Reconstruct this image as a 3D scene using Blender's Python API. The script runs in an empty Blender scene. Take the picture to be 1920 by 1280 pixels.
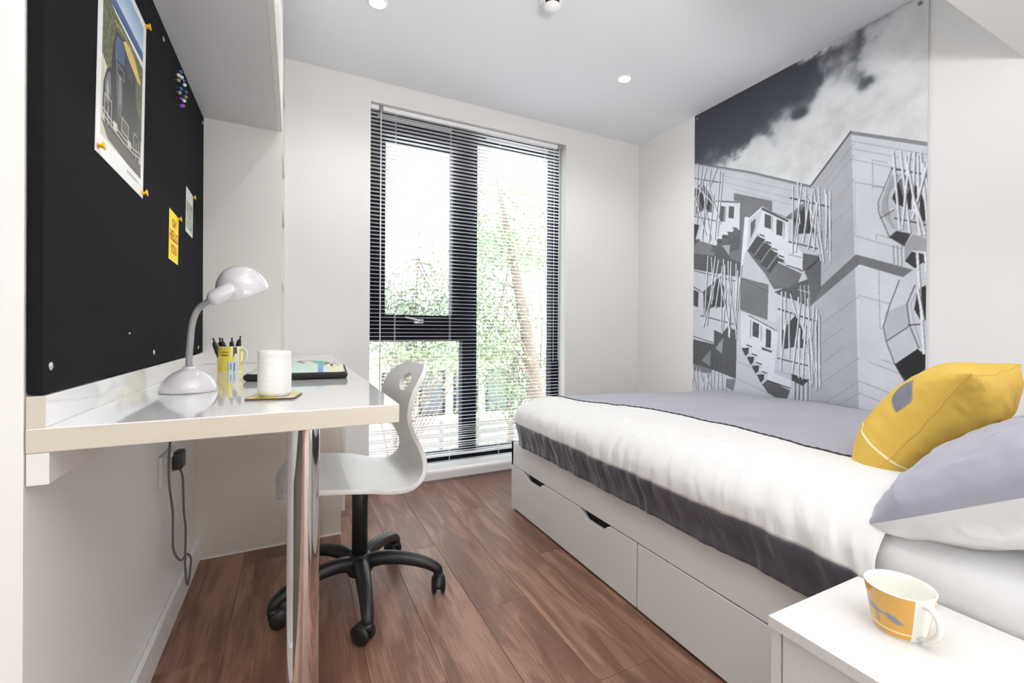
import bpy, bmesh, math, random, json
import numpy as np
from mathutils import Vector, Matrix, noise
PI=math.pi
SC=bpy.context.scene; COL=SC.collection

# ------------------------------------------------------------------ camera
cam_d=bpy.data.cameras.new('camera'); cam=bpy.data.objects.new('camera',cam_d); COL.objects.link(cam)
cam_d.sensor_width=36; cam_d.lens=846.25*36/1920; cam_d.shift_x=-23.65/1920; cam_d.shift_y=-19.7/1920
cam_d.clip_start=.02; cam_d.clip_end=200
_F=Vector((0.45445485,0.89076454,-0.00305432)); _R=Vector((0.89075709,-0.45442741,0.00689396)); _U=Vector((-0.00475293,0.00585365,0.99997157))
m=Matrix.Identity(4)
for i in range(3): m[i][0]=_R[i]; m[i][1]=_U[i]; m[i][2]=-_F[i]
m[0][3],m[1][3],m[2][3]=0,0,.92
cam.matrix_world=m; SC.camera=cam
# ------------------------------------------------------------------ colour management, world, lights
SC.view_settings.view_transform='Standard'; SC.view_settings.look='None'
SC.view_settings.exposure=0.17; SC.view_settings.gamma=1; SC.view_settings.use_curve_mapping=False
SC.cycles.max_bounces=10; SC.cycles.diffuse_bounces=5; SC.cycles.glossy_bounces=4; SC.cycles.transparent_max_bounces=12; SC.cycles.transmission_bounces=4
SC.cycles.sample_clamp_indirect=12; SC.cycles.caustics_reflective=False; SC.cycles.caustics_refractive=False
try: SC.cycles.use_denoising=True
except Exception: pass
W=bpy.data.worlds.new('overcast_sky'); SC.world=W; W.use_nodes=True
bg=W.node_tree.nodes['Background']; bg.inputs[0].default_value=(.93,.97,1,1); bg.inputs[1].default_value=5.4
def lamp(name,kind,loc,energy,color=(1,1,1),rot=(0,0,0),**k):
    d=bpy.data.lights.new(name,kind); d.energy=energy; d.color=color
    for a,b in k.items(): setattr(d,a,b)
    o=bpy.data.objects.new(name,d); COL.objects.link(o); o.location=loc; o.rotation_euler=rot; return o
lamp('added_ceiling_bounce_fill','AREA',(.62,-.50,1.35),58,(1,.99,.975),(math.radians(180),0,0),shape='DISK',size=.5)  # added fill light, bounced off the ceiling to lift the whole room
lamp('added_fill_behind_camera','AREA',(1.15,-1.62,.50),17,(1,.995,.985),(math.radians(88),0,math.radians(4)),shape='RECTANGLE',size=1.9,size_y=.85)  # unseen area light added low down to brighten the wall under the desk
lamp('added_fill_left_behind_camera','AREA',(-1.25,-.75,.8),7,(1,.995,.985),(math.radians(88),0,math.radians(-62)),shape='RECTANGLE',size=1.3,size_y=1.1)  # second added fill, out of view, to brighten the drawer fronts
portal=lamp('window_portal','AREA',(1.06,2.96,1.15),1,(1,1,1),(math.radians(-90),0,0),shape='RECTANGLE',size=1.36,size_y=2.2); portal.data.cycles.is_portal=True

# ------------------------------------------------------------------ helpers
def lin(c):
    c=c/255; return c/12.92 if c<=.04045 else ((c+.055)/1.055)**2.4
def rgb(r,g,b): return (lin(r),lin(g),lin(b),1)
MATS={}
def mat(name,color,rough=.5,metal=0,spec=.5,bump=None,coat=0,var=0,sheen=0,trans=0):
    if name in MATS: return MATS[name]
    M=bpy.data.materials.new(name); M.use_nodes=True; N=M.node_tree.nodes; Lk=M.node_tree.links
    b=N['Principled BSDF']; b.inputs['Base Color'].default_value=color; b.inputs['Roughness'].default_value=rough; b.inputs['Metallic'].default_value=metal
    b.inputs['Specular IOR Level'].default_value=spec; b.inputs['Coat Weight'].default_value=coat; b.inputs['Coat Roughness'].default_value=.04; b.inputs['Sheen Weight'].default_value=sheen
    tc=N.new('ShaderNodeTexCoord')
    n=N.new('ShaderNodeTexNoise'); n.inputs['Scale'].default_value=bump[0] if bump else 3; n.inputs['Detail'].default_value=3
    Lk.new(tc.outputs['Object'],n.inputs['Vector'])
    if bump:
        bp=N.new('ShaderNodeBump'); bp.inputs['Strength'].default_value=bump[1]; bp.inputs['Distance'].default_value=bump[2]
        Lk.new(n.outputs[0],bp.inputs['Height']); Lk.new(bp.outputs[0],b.inputs['Normal'])
    if var or not bump:
        v=var or .02
        mx=N.new('ShaderNodeMix'); mx.data_type='RGBA'; mx.inputs[6].default_value=color
        mx.inputs[7].default_value=tuple(max(0,c*(1-v)) for c in color[:3])+(1,)
        n2=N.new('ShaderNodeTexNoise'); n2.inputs['Scale'].default_value=4; Lk.new(tc.outputs['Object'],n2.inputs['Vector'])
        Lk.new(n2.outputs[0],mx.inputs[0]); Lk.new(mx.outputs[2],b.inputs['Base Color'])
    MATS[name]=M; return M
def vcol_mat(name,rough=.5,spec=.5,coat=0,bump=None):
    if name in MATS: return MATS[name]
    M=mat(name,(1,1,1,1),rough,0,spec,bump,coat,.01); N=M.node_tree.nodes; b=N['Principled BSDF']
    a=N.new('ShaderNodeAttribute'); a.attribute_name='Col'; M.node_tree.links.new(a.outputs['Color'],b.inputs['Base Color']); return M
def set_cols(me,cols):
    a=me.color_attributes.new('Col','FLOAT_COLOR','POINT'); c=np.ones((len(me.vertices),4),np.float32); c[:,:3]=np.asarray(cols)[:,:3]; a.data.foreach_set('color',c.ravel())
def link(name,me,m=None,parent=None,smooth=False,loc=None,rot=None):
    o=bpy.data.objects.new(name,me); COL.objects.link(o)
    if m is not None and not me.materials: me.materials.append(m)
    if parent is not None: o.parent=parent
    if loc is not None: o.location=loc
    if rot is not None: o.rotation_euler=rot
    if smooth: me.polygons.foreach_set('use_smooth',[True]*len(me.polygons))
    return o
def fin(bm,name,m=None,parent=None,smooth=False,**k):
    bmesh.ops.recalc_face_normals(bm,faces=bm.faces); me=bpy.data.meshes.new(name); bm.to_mesh(me); bm.free(); return link(name,me,m,parent,smooth,**k)
def box_bm(bm,x0,x1,y0,y1,z0,z1,bev=0,seg=2):
    r=bmesh.ops.create_cube(bm,size=1); vs=r['verts']
    for v in vs: v.co=Vector(((x0+x1)/2+v.co.x*(x1-x0),(y0+y1)/2+v.co.y*(y1-y0),(z0+z1)/2+v.co.z*(z1-z0)))
    if bev>0:
        es=list({e for v in vs for e in v.link_edges}); bmesh.ops.bevel(bm,geom=es,offset=bev,segments=seg,affect='EDGES',profile=.5)
def box(name,x0,x1,y0,y1,z0,z1,m,parent=None,bev=.0,seg=2,**k):
    bm=bmesh.new(); box_bm(bm,x0,x1,y0,y1,z0,z1,bev,seg); o=fin(bm,name,m,parent,**k)
    return o
def boxes(name,L,m,parent=None,bev=0):
    bm=bmesh.new()
    for b in L: box_bm(bm,*b,bev)
    return fin(bm,name,m,parent)
def lathe_me(name,prof,n=48,axis=None,origin=(0,0,0)):
    """prof: (r,z) list; axis: direction of local z"""
    vs=[];fs=[];k=len(prof)
    Q=Vector((0,0,1)).rotation_difference(Vector(axis)).to_matrix() if axis is not None else Matrix.Identity(3)
    O=Vector(origin)
    for i in range(n):
        a=2*PI*i/n
        for r,z in prof: vs.append(Q@Vector((r*math.cos(a),r*math.sin(a),z))+O)
    for i in range(n):
        j=(i+1)%n
        for q in range(k-1): fs.append((i*k+q,j*k+q,j*k+q+1,i*k+q+1))
    me=bpy.data.meshes.new(name); me.from_pydata(vs,[],fs)
    bm=bmesh.new(); bm.from_mesh(me); bmesh.ops.remove_doubles(bm,verts=bm.verts,dist=1e-6); bmesh.ops.recalc_face_normals(bm,faces=bm.faces); bm.to_mesh(me); bm.free(); return me
def lathe(name,prof,m,parent=None,n=48,axis=None,origin=(0,0,0),smooth=True,**k):
    return link(name,lathe_me(name,prof,n,axis,origin),m,parent,smooth,**k)
def cyl(name,p0,p1,r,m,parent=None,n=24,r2=None,cap=.0):
    p0=Vector(p0);p1=Vector(p1);L=(p1-p0).length; r2=r if r2 is None else r2
    o=lathe(name,[(0,0),(r*.98,0),(r,.0005),(r2,L-.0005),(r2*.98,L),(0,L)],m,parent,n,(p1-p0).normalized(),p0,smooth=True)
    return o
def catmull(P,n=8):
    P=[Vector(p) for p in P]; out=[]
    for i in range(len(P)-1):
        a=P[max(i-1,0)];b=P[i];c=P[i+1];d=P[min(i+2,len(P)-1)]
        for t in range(n):
            t/=n; out.append(.5*((2*b)+(c-a)*t+(2*a-5*b+4*c-d)*t*t+(-a+3*b-3*c+d)*t**3))
    out.append(P[-1]); return out
def tube_bm(bm,pts,rad,n=10,flat=None,up=(0,0,1)):
    """rad: float or list; flat: list of (rx,rz) section radii along path"""
    pts=[Vector(p) for p in pts]; rings=[]
    side=None
    for i,p in enumerate(pts):
        t=(pts[min(i+1,len(pts)-1)]-pts[max(i-1,0)]).normalized()
        if side is None:
            side=t.cross(Vector(up))
            if side.length<1e-3: side=t.cross(Vector((1,0,0)))
            side.normalize()
        else: side=(side-t*side.dot(t)).normalized()
        u=side.cross(t)
        ra,rb=(flat[i] if flat else ((rad[i],rad[i]) if isinstance(rad,(list,tuple)) else (rad,rad)))
        rings.append([bm.verts.new(p+side*ra*math.cos(2*PI*k/n)+u*rb*math.sin(2*PI*k/n)) for k in range(n)])
    for a,b in zip(rings,rings[1:]):
        for k in range(n): bm.faces.new((a[k],a[(k+1)%n],b[(k+1)%n],b[k]))
    bm.faces.new(rings[0][::-1]); bm.faces.new(rings[-1])
def tube(name,pts,rad,m,parent=None,n=10,flat=None,smooth=True,up=(0,0,1)):
    bm=bmesh.new(); tube_bm(bm,pts,rad,n,flat,up); return fin(bm,name,m,parent,smooth)
def prism(name,poly,axis,a,b,m,parent=None,bev=0):
    """poly in the two other axes (cyclic order), extruded along axis from a to b"""
    bm=bmesh.new()
    def P(p,t):
        return {'x':(t,p[0],p[1]),'y':(p[0],t,p[1]),'z':(p[0],p[1],t)}[axis]
    A=[bm.verts.new(P(p,a)) for p in poly]; Bv=[bm.verts.new(P(p,b)) for p in poly]; n=len(poly)
    bm.faces.new(A); bm.faces.new(Bv[::-1])
    for i in range(n): bm.faces.new((A[i],A[(i+1)%n],Bv[(i+1)%n],Bv[i]))
    if bev: bmesh.ops.bevel(bm,geom=list(bm.edges),offset=bev,segments=2,affect='EDGES',profile=.5)
    return fin(bm,name,m,parent)
def thing(name,label,cat,loc=(0,0,0),rotz=0,group=None):
    o=bpy.data.objects.new(name,None); COL.objects.link(o); o.empty_display_size=.05; o.location=loc; o.rotation_euler=(0,0,rotz)
    o['label']=label; o['category']=cat
    if group: o['group']=group
    return o
def tag(o,label=None,cat=None,group=None,kind=None):
    if label: o['label']=label
    if cat: o['category']=cat
    if group: o['group']=group
    if kind: o['kind']=kind
    return o
def struct(o): o['kind']='structure'; return o
def dup(root,loc=None,rotz=None,label=None):
    r=root.copy(); COL.objects.link(r)
    if loc is not None: r.location=loc
    if rotz is not None: r.rotation_euler=(0,0,rotz)
    if label: r['label']=label
    for ch in list(root.children):
        c=ch.copy(); COL.objects.link(c); c.parent=r
        for g in list(ch.children):
            d=g.copy(); COL.objects.link(d); d.parent=c
    return r
def rings_obj(name,outer,inner,y0,y1,m,parent):  # flat ring in xz between two rectangles, y0..y1
    x0,x1,z0,z1=outer; a0,a1,b0,b1=inner
    return boxes(name,[(x0,a0,y0,y1,z0,z1),(a1,x1,y0,y1,z0,z1),(a0,a1,y0,y1,z0,b0),(a0,a1,y0,y1,b1,z1)],m,parent)
def fbm(x,y,z=0,o=4):
    s=0;a=.5;f=1
    for _ in range(o): s+=a*noise.noise(Vector((x*f,y*f,z*f+7.3*_))); a*=.5; f*=2
    return s

# ------------------------------------------------------------------ materials
wallm=mat('wall_paint',(.80,.79,.775,1),.6,spec=.3,bump=(220,.08,.0006))
ceilm=mat('ceiling_paint',(.80,.82,.845,1),.7,spec=.2,bump=(200,.06,.0005))
gloss=mat('white_gloss_laminate',(.80,.80,.80,1),.07,spec=.6,coat=.6,var=.01)
edge=mat('cream_edge_banding',(.60,.55,.455,1),.3,var=.05)
satin=mat('white_satin_board',(.76,.74,.71,1),.25,spec=.5,var=.015)
lac=mat('white_lacquer',(.72,.715,.705,1),.28,spec=.35,var=.01)
carc=mat('warm_white_board',(.74,.69,.62,1),.35,var=.02)
trimm=mat('white_trim_paint',(.86,.86,.86,1),.3,var=.01)
blackf=mat('black_felt',(.009,.009,.011,1),.95,spec=.15,bump=(900,.35,.0008))
blackp=mat('black_plastic',(.012,.012,.013,1),.38,spec=.5)
blackm=mat('black_window_frame',(.010,.012,.020,1),.7,spec=.12)
chrome=mat('polished_chrome',(.86,.86,.87,1),.05,1,bump=(6,.02,.001))
steel=mat('brushed_steel',(.62,.62,.62,1),.3,1)
greyp=mat('grey_flexible_plastic',(.27,.265,.27,1),.4)
ceram=mat('white_glazed_ceramic',(.74,.725,.695,1),.12,coat=.4)
lampw=mat('white_lamp_plastic',(.62,.60,.625,1),.04,spec=.6,coat=.5)
slatm=mat('white_blind_slat',(.90,.90,.92,1),.4)
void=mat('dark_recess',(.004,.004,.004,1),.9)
greycable=mat('grey_cable_rubber',(.16,.15,.15,1),.5)
sheetm=mat('white_cotton_sheet',(.70,.705,.72,1),.85,spec=.2,sheen=.2,bump=(60,.25,.002))
whitecloth=mat('white_cotton',(.74,.735,.73,1),.85,spec=.2,sheen=.2,bump=(500,.25,.001))
greycloth=mat('grey_cotton',rgb(158,158,172),.85,spec=.2,sheen=.3,bump=(500,.3,.001))
charcloth=mat('charcoal_sateen',rgb(74,70,80),.6,spec=.4,sheen=.3,bump=(500,.3,.001))
yellowp=mat('yellow_pin_plastic',(.85,.52,.01,1),.3)
brown=mat('brown_hardboard',(.12,.05,.03,1),.6)

def emis(name,c,s):
    M=bpy.data.materials.new(name); M.use_nodes=True; N=M.node_tree.nodes; e=N.new('ShaderNodeEmission'); e.inputs[0].default_value=c+(1,); e.inputs[1].default_value=s
    M.node_tree.links.new(e.outputs[0],N['Material Output'].inputs[0]); return M
def glass_mat():
    M=bpy.data.materials.new('window_glass'); M.use_nodes=True; N=M.node_tree.nodes; L=M.node_tree.links
    t=N.new('ShaderNodeBsdfTransparent'); t.inputs[0].default_value=(.97,.985,.98,1); g=N.new('ShaderNodeBsdfGlossy'); g.inputs['Roughness'].default_value=.02
    lw=N.new('ShaderNodeLayerWeight'); lw.inputs[0].default_value=.25
    mx=N.new('ShaderNodeMixShader'); mul=N.new('ShaderNodeMath'); mul.operation='MULTIPLY'; mul.inputs[1].default_value=.35
    L.new(lw.outputs['Fresnel'],mul.inputs[0]); L.new(mul.outputs[0],mx.inputs[0]); L.new(t.outputs[0],mx.inputs[1]); L.new(g.outputs[0],mx.inputs[2]); L.new(mx.outputs[0],N['Material Output'].inputs[0]); return M
glass=glass_mat()
def wood_mat():
    M=bpy.data.materials.new('walnut_vinyl_plank'); M.use_nodes=True; N=M.node_tree.nodes; L=M.node_tree.links; b=N['Principled BSDF']
    tc=N.new('ShaderNodeTexCoord'); oi=N.new('ShaderNodeObjectInfo')
    off=N.new('ShaderNodeVectorMath'); off.operation='MULTIPLY_ADD'; off.inputs[1].default_value=(1,1,1)
    cmb=N.new('ShaderNodeCombineXYZ'); ml=N.new('ShaderNodeMath'); ml.operation='MULTIPLY'; ml.inputs[1].default_value=37
    L.new(oi.outputs['Random'],ml.inputs[0]); L.new(ml.outputs[0],cmb.inputs[0]); L.new(ml.outputs[0],cmb.inputs[1]); L.new(tc.outputs['Object'],off.inputs[0]); L.new(cmb.outputs[0],off.inputs[2])
    mp=N.new('ShaderNodeMapping'); mp.inputs['Scale'].default_value=(18,2.6,1); L.new(off.outputs[0],mp.inputs[0])
    n1=N.new('ShaderNodeTexNoise'); n1.inputs['Scale'].default_value=1; n1.inputs['Detail'].default_value=6; n1.inputs['Roughness'].default_value=.6; n1.inputs['Distortion'].default_value=.8; L.new(mp.outputs[0],n1.inputs['Vector'])
    mp2=N.new('ShaderNodeMapping'); mp2.inputs['Scale'].default_value=(160,5,1); L.new(off.outputs[0],mp2.inputs[0])
    n2=N.new('ShaderNodeTexNoise'); n2.inputs['Scale'].default_value=1; n2.inputs['Detail'].default_value=2; L.new(mp2.outputs[0],n2.inputs['Vector'])
    mp3=N.new('ShaderNodeMapping'); mp3.inputs['Scale'].default_value=(5,1.2,1); L.new(off.outputs[0],mp3.inputs[0])
    n3=N.new('ShaderNodeTexNoise'); n3.inputs['Scale'].default_value=1; n3.inputs['Detail'].default_value=2; L.new(mp3.outputs[0],n3.inputs['Vector'])
    a=N.new('ShaderNodeMath'); a.operation='MULTIPLY_ADD'; a.inputs[1].default_value=.35; L.new(n2.outputs[0],a.inputs[0]); L.new(n1.outputs[0],a.inputs[2])
    a1=N.new('ShaderNodeMath'); a1.operation='MULTIPLY_ADD'; a1.inputs[1].default_value=.5; L.new(n3.outputs[0],a1.inputs[0]); L.new(a.outputs[0],a1.inputs[2])
    a2=N.new('ShaderNodeMath'); a2.operation='MULTIPLY_ADD'; a2.inputs[1].default_value=.16; L.new(oi.outputs['Random'],a2.inputs[0]); L.new(a1.outputs[0],a2.inputs[2])
    r=N.new('ShaderNodeValToRGB'); e=r.color_ramp.elements; e[0].position=.68; e[0].color=rgb(92,64,52); e[1].position=1.28; e[1].color=rgb(156,119,101)
    x=r.color_ramp.elements.new(.98); x.color=rgb(122,88,72)
    sb=N.new('ShaderNodeMapRange'); sb.inputs[1].default_value=0; sb.inputs[2].default_value=1.6; sb.inputs[3].default_value=0; sb.inputs[4].default_value=1.6
    L.new(a2.outputs[0],r.inputs[0]); e[1].position=1.14; x.position=.82; e[0].position=.50
    sub=N.new('ShaderNodeMath'); sub.operation='SUBTRACT'; sub.inputs[1].default_value=.17; L.new(a2.outputs[0],sub.inputs[0]); L.new(sub.outputs[0],r.inputs[0])
    L.new(r.outputs[0],b.inputs['Base Color']); b.inputs['Roughness'].default_value=.4; b.inputs['Specular IOR Level'].default_value=.45
    bp=N.new('ShaderNodeBump'); bp.inputs['Strength'].default_value=.12; bp.inputs['Distance'].default_value=.001; L.new(n2.outputs[0],bp.inputs['Height']); L.new(bp.outputs[0],b.inputs['Normal'])
    return M
woodm=wood_mat()

# ------------------------------------------------------------------ dimensions (metres)
XL,XR,YW,ZC=-.340,2.398,2.749,2.366      # left wall, right wall, window wall, ceiling
Y0,YP=.888,2.170                         # near end of the desk, partition beside the shelving
ZD=.774; XD=.182                         # desk top height, desk front edge
WX0,WX1,WZ1=.39,1.727,2.243              # window opening
YF=2.835                                 # window frame plane
# ------------------------------------------------------------------ room shell
floor=struct(box('floor',-1.8,2.5,-1.9,2.95,-.08,-.004,mat('floor_screed',(.06,.045,.035,1),.8)))
pl_me={}
def plank_me(w,l):
    k=(round(w,3),round(l,3))
    if k not in pl_me:
        bm=bmesh.new(); box_bm(bm,-w/2+.0004,w/2-.0004,-l/2+.0004,l/2-.0004,-.004,0,.0006,1); bmesh.ops.recalc_face_normals(bm,faces=bm.faces)
        me=bpy.data.meshes.new('plank'); bm.to_mesh(me); bm.free(); me.materials.append(woodm); pl_me[k]=me
    return pl_me[k]
PWD=.178; rr=random.Random(5); ci=0
x=-.352
offs=[.3,.85,.1,.6,1.0,.4,.75,.2,.55,.95,.05,.65,.35,.9,.15,.5,.8]
while x<XR-.01:
    w=min(PWD,XR-x); y=-1.8-offs[ci%17]*1.2; ci+=1
    while y<YW+.02:
        a=max(y,-1.8); b=min(y+1.22,YW+.02)
        if b-a>.02:
            p=bpy.data.objects.new('plank',plank_me(w,b-a)); COL.objects.link(p); p.location=(x+w/2,(a+b)/2,0); p.parent=floor
        y+=1.22
    x+=PWD
struct(box('ceiling',-1.8,2.5,-1.9,2.95,ZC,ZC+.1,ceilm))
struct(box('wall_left',XL-.12,XL,Y0+.12,2.87,0,ZC,wallm))
struct(box('wall_nib',-1.8,XL,Y0,Y0+.12,0,ZC,wallm))
struct(box('wall_left_near',-1.8,-1.7,-1.9,Y0,0,ZC,wallm))
struct(box('wall_right',XR,XR+.1,-1.9,2.95,0,ZC,wallm))
struct(box('wall_back',-1.8,2.5,-1.9,-1.8,0,ZC,wallm))
struct(boxes('wall_window',[(XL,WX0,YW,YW+.2,0,ZC),(WX1,2.5,YW,YW+.2,0,ZC),(WX0,WX1,YW,YW+.2,WZ1,ZC),(WX0,WX1,YW,YW+.2,-.02,.03)],wallm))
struct(box('baseboard_left',XL,XL+.014,Y0,YP,0,.092,trimm,bev=.004))
struct(box('baseboard_right',XR-.012,XR,2.12,YW,0,.08,trimm,bev=.003))
# low boxed step under the window
prof=[(2.66,0),(2.66,.052),(2.663,.061),(2.670,.067),(2.68,.07),(2.835,.07),(2.835,0)]
struct(prism('window_sill',prof,'x',WX0-.005,WX1,trimm))
struct(prism('trim_1',[(2.664,0),(2.664,.012),(2.654,.012),(2.654,0)],'x',WX0-.005,WX1,mat('silver_trim',(.5,.5,.52,1),.3,1)))

# ------------------------------------------------------------------ window
win=bpy.data.objects.new('window_1',None); COL.objects.link(win); win['kind']='structure'
y0,y1=YF,YF+.07
boxes('frame',[(WX0-.002,.402,y0,y1,.07,WZ1),(1.662,WX1,y0,y1,.07,WZ1),(.402,1.662,y0,y1,2.175,WZ1),(.402,1.662,y0,y1,.07,.125)],blackm,win)
box('mullion',.985,1.085,y0-.004,y1,.125,2.175,blackm,win,bev=.003)
box('transom',.402,.985,y0-.004,y1,.842,.945,blackm,win,bev=.003)
cas=rings_obj('casement',(.402,.985,.925,2.175),(.487,.91,1.005,2.075),y0-.022,y1-.01,blackm,win)
box('pane',.485,.912,y0+.03,y0+.034,1.0,2.08,glass,win)
box('pane',1.083,1.664,y0+.03,y0+.034,.12,2.18,glass,win)
box('pane',.400,.987,y0+.03,y0+.034,.12,.845,glass,win)
bm=bmesh.new(); box_bm(bm,.66,.72,y0-.034,y0-.022,.952,.982,.003); tube_bm(bm,catmull([(.70,y0-.034,.966),(.70,y0-.052,.968),(.685,y0-.058,.972),(.63,y0-.058,.985),(.60,y0-.056,.99)],4),[.007]*17,8)
fin(bm,'handle',steel,win,True)
for a,b in ((.44,.90),(1.14,1.62)):
    bm=bmesh.new(); box_bm(bm,a,b,y0-.016,y0,2.186,2.214,.004); fin(bm,'trickle_vent',mat('white_vent_plastic',(.7,.7,.72,1),.3),win)
# ------------------------------------------------------------------ venetian blind
bl=thing('venetian_blind','white aluminium venetian blind with open slats hanging in the tall window','blind',(0,0,0))
bx0,bx1=WX0+.004,WX1-.03; yb=YW+.038
box('headrail',bx0,bx1,yb-.014,yb+.014,WZ1-.03,WZ1-.004,slatm,bl,bev=.002)
bm=bmesh.new(); n=6; w=.0125
top=[];bot=[]
for i in range(n+1):
    t=-1+2*i/n; top.append((t*w,.0016*(1-t*t)+.0003)); bot.append((t*w,.0016*(1-t*t)-.0003))
sp=top+bot[::-1]
A_=[bm.verts.new((bx0,p[0],p[1])) for p in sp]; B_=[bm.verts.new((bx1,p[0],p[1])) for p in sp]
bm.faces.new(A_); bm.faces.new(B_[::-1])
for i in range(len(sp)): bm.faces.new((A_[i],A_[(i+1)%len(sp)],B_[(i+1)%len(sp)],B_[i]))
bmesh.ops.recalc_face_normals(bm,faces=bm.faces); sme=bpy.data.meshes.new('slat'); bm.to_mesh(sme); bm.free(); sme.materials.append(slatm)
zz=WZ1-.048; k=0; rs=random.Random(2)
while zz>.335:
    o=bpy.data.objects.new('slat',sme); COL.objects.link(o); o.parent=bl; o.location=(0,yb,zz); o.rotation_euler=(math.radians(-4+rs.uniform(-1.5,1.5)),rs.uniform(-.0006,.0006),0); zz-=.0232; k+=1
while zz>.135:
    o=bpy.data.objects.new('slat',sme); COL.objects.link(o); o.parent=bl; o.location=(0,yb,zz); o.rotation_euler=(math.radians(-4+rs.uniform(-4,4)),rs.uniform(-.003,.003),0); zz-=.016+rs.uniform(-.003,.003)
box('bottom_rail',bx0,bx1,yb-.013,yb+.013,.112,.126,slatm,bl,bev=.003)
for cx in (.54,.885,1.227,1.577):
    bm=bmesh.new()
    for dy in (-.0128,.0128): tube_bm(bm,[(cx,yb+dy,.12),(cx,yb+dy,WZ1-.02)],.0009,5)
    fin(bm,'ladder_cord',slatm,bl)
    if cx in (.885,1.227):
        tube('cord_end',catmull([(cx,yb-.016,.16),(cx+.006,yb-.017,.13),(cx-.005,yb-.017,.10),(cx+.004,yb-.017,.085)],4),.0016,slatm,bl,6)
for cx,r in ((.451,.0035),(1.682,.0025),(1.64,.0015)):
    nm='tilt_wand' if cx==.451 else 'pull_cord'
    tube(nm,[(cx,yb-.02,.45 if cx==.451 else .7),(cx,yb-.018,WZ1-.03)],r,slatm,bl,8)
for cx in (.451,1.682): box('bracket',cx-.012,cx+.012,yb-.018,yb+.016,WZ1-.034,WZ1-.002,greyp,bl,bev=.002)

# ------------------------------------------------------------------ outside
out_g=struct(box('ground_outside',-8,26,3.2,40,-3.2,-3.0,mat('pale_paving',(.66,.65,.63,1),.9,bump=(3,.2,.02),var=.2)))
bark=mat('tree_bark',(.22,.17,.14,1),.9,bump=(20,.6,.02),var=.3)
def leaf_mat(name,c):
    M=mat(name,c,.6,var=.5); return M
def tree(label,base,top,r0,crowns,nl,lm,seed,twigs=10,ls=.07):
    R=random.Random(seed); t=thing('tree',label,'tree',base,group='trees outside the window'); B=Vector(base)
    T=Vector(top)-B
    pts=catmull([Vector((0,0,0)),T*.33+Vector((R.uniform(-.1,.1),0,0)),T*.66,T],5)
    tube('trunk',pts,[r0*(1-.9*(i/(len(pts)-1))**1.5) for i in range(len(pts))],bark,t,10)
    bm=bmesh.new()
    for c in crowns:
        C=Vector(c[:3])-B
        for q in range(twigs):
            s=T*R.uniform(.35,1); e=C+Vector((R.gauss(0,1)*c[3]*.6,R.gauss(0,1)*c[3]*.6,R.gauss(0,1)*c[4]*.6))
            mid=(s+e)/2+Vector((R.uniform(-.2,.2),R.uniform(-.2,.2),R.uniform(-.1,.3)))
            tube_bm(bm,catmull([s,mid,e],4),[.017*(1-.8*i/8) for i in range(9)],5)
    tag(fin(bm,'branches',bark,t),kind='stuff')
    V=[];Fc=[]
    tot=sum(c[3]*c[4] for c in crowns)
    for c in crowns:
        C=Vector(c[:3])-B
        cl=[(C+Vector((R.gauss(0,.55)*c[3],R.gauss(0,.55)*c[3],R.gauss(0,.55)*c[4])),R.uniform(.12,.35)) for _ in range(26)]
        for q in range(int(nl*c[3]*c[4]/tot)):
            cc,cr=R.choice(cl); p=cc+Vector((R.gauss(0,cr),R.gauss(0,cr),R.gauss(0,cr)))
            d=Vector((R.gauss(0,1),R.gauss(0,1),R.gauss(0,1)-.4)).normalized(); sd=d.cross(Vector((R.gauss(0,1),R.gauss(0,1),R.gauss(0,1)))).normalized()
            l=ls*R.uniform(.6,1.3); i=len(V); V+= [p,p+d*l*.5+sd*l*.27,p+d*l,p+d*l*.5-sd*l*.27]; Fc.append((i,i+1,i+2,i+3))
    me=bpy.data.meshes.new('foliage'); me.from_pydata(V,[],Fc); tag(link('foliage',me,lm,t),kind='stuff')
    return t
lm1=leaf_mat('pale_green_leaf',(.29,.38,.20,1)); lm2=leaf_mat('grey_green_leaf',(.24,.30,.20,1)); lm3=leaf_mat('fresh_green_leaf',(.34,.45,.23,1))
tree('tree with thick leaning trunk behind the right-hand window pane',(4.6,7.2,-3),(3.2,7.4,3.6),.20,[(3.3,7.6,2.5,1.1,1.0),(3.3,7.8,1.2,.9,.7),(3.1,7.5,.5,.6,.6)],10000,lm1,3)
tree('slender tree with pale leaves behind the left casement',(1.7,7.8,-3),(1.9,7.8,2.2),.08,[(1.9,7.8,1.35,.9,.55),(2.0,7.9,.8,.8,.5),(1.5,7.8,1.1,.5,.5)],7000,lm2,8)
tree('bushy tree seen low through the right-hand window pane',(4.6,9.8,-3),(4.7,9.8,.3),.1,[(4.7,9.8,.1,.9,.8),(4.9,9.6,-.9,.9,.7),(5.5,9.7,-.4,.8,.8)],7000,lm2,12)
tree('shrubby tree with bare twigs behind the lower left pane',(1.3,6.6,-3),(1.25,6.6,.6),.05,[(1.25,6.6,.55,.45,.35),(2.0,6.8,.5,.5,.25)],1500,lm3,21,16,.06)
tree('tall tree with drooping branches at the top right of the window',(5.6,9.0,-3),(5.2,8.6,5.4),.16,[(4.4,8.4,3.9,.9,.6),(4.7,8.6,2.6,.8,.8)],3500,lm3,30)
bh=thing('low_building','low pale building with dark-framed windows beyond the trees','building',(2.0,15,-3))
bwall=mat('pale_render',(.55,.53,.50,1),.9,var=.05)
box('wall',0,5.2,0,3,0,3.0,bwall,bh); box('roof',-.2,5.4,-.2,3.2,3.0,3.2,mat('grey_roof_sheet',(.3,.3,.32,1),.7),bh)
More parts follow.
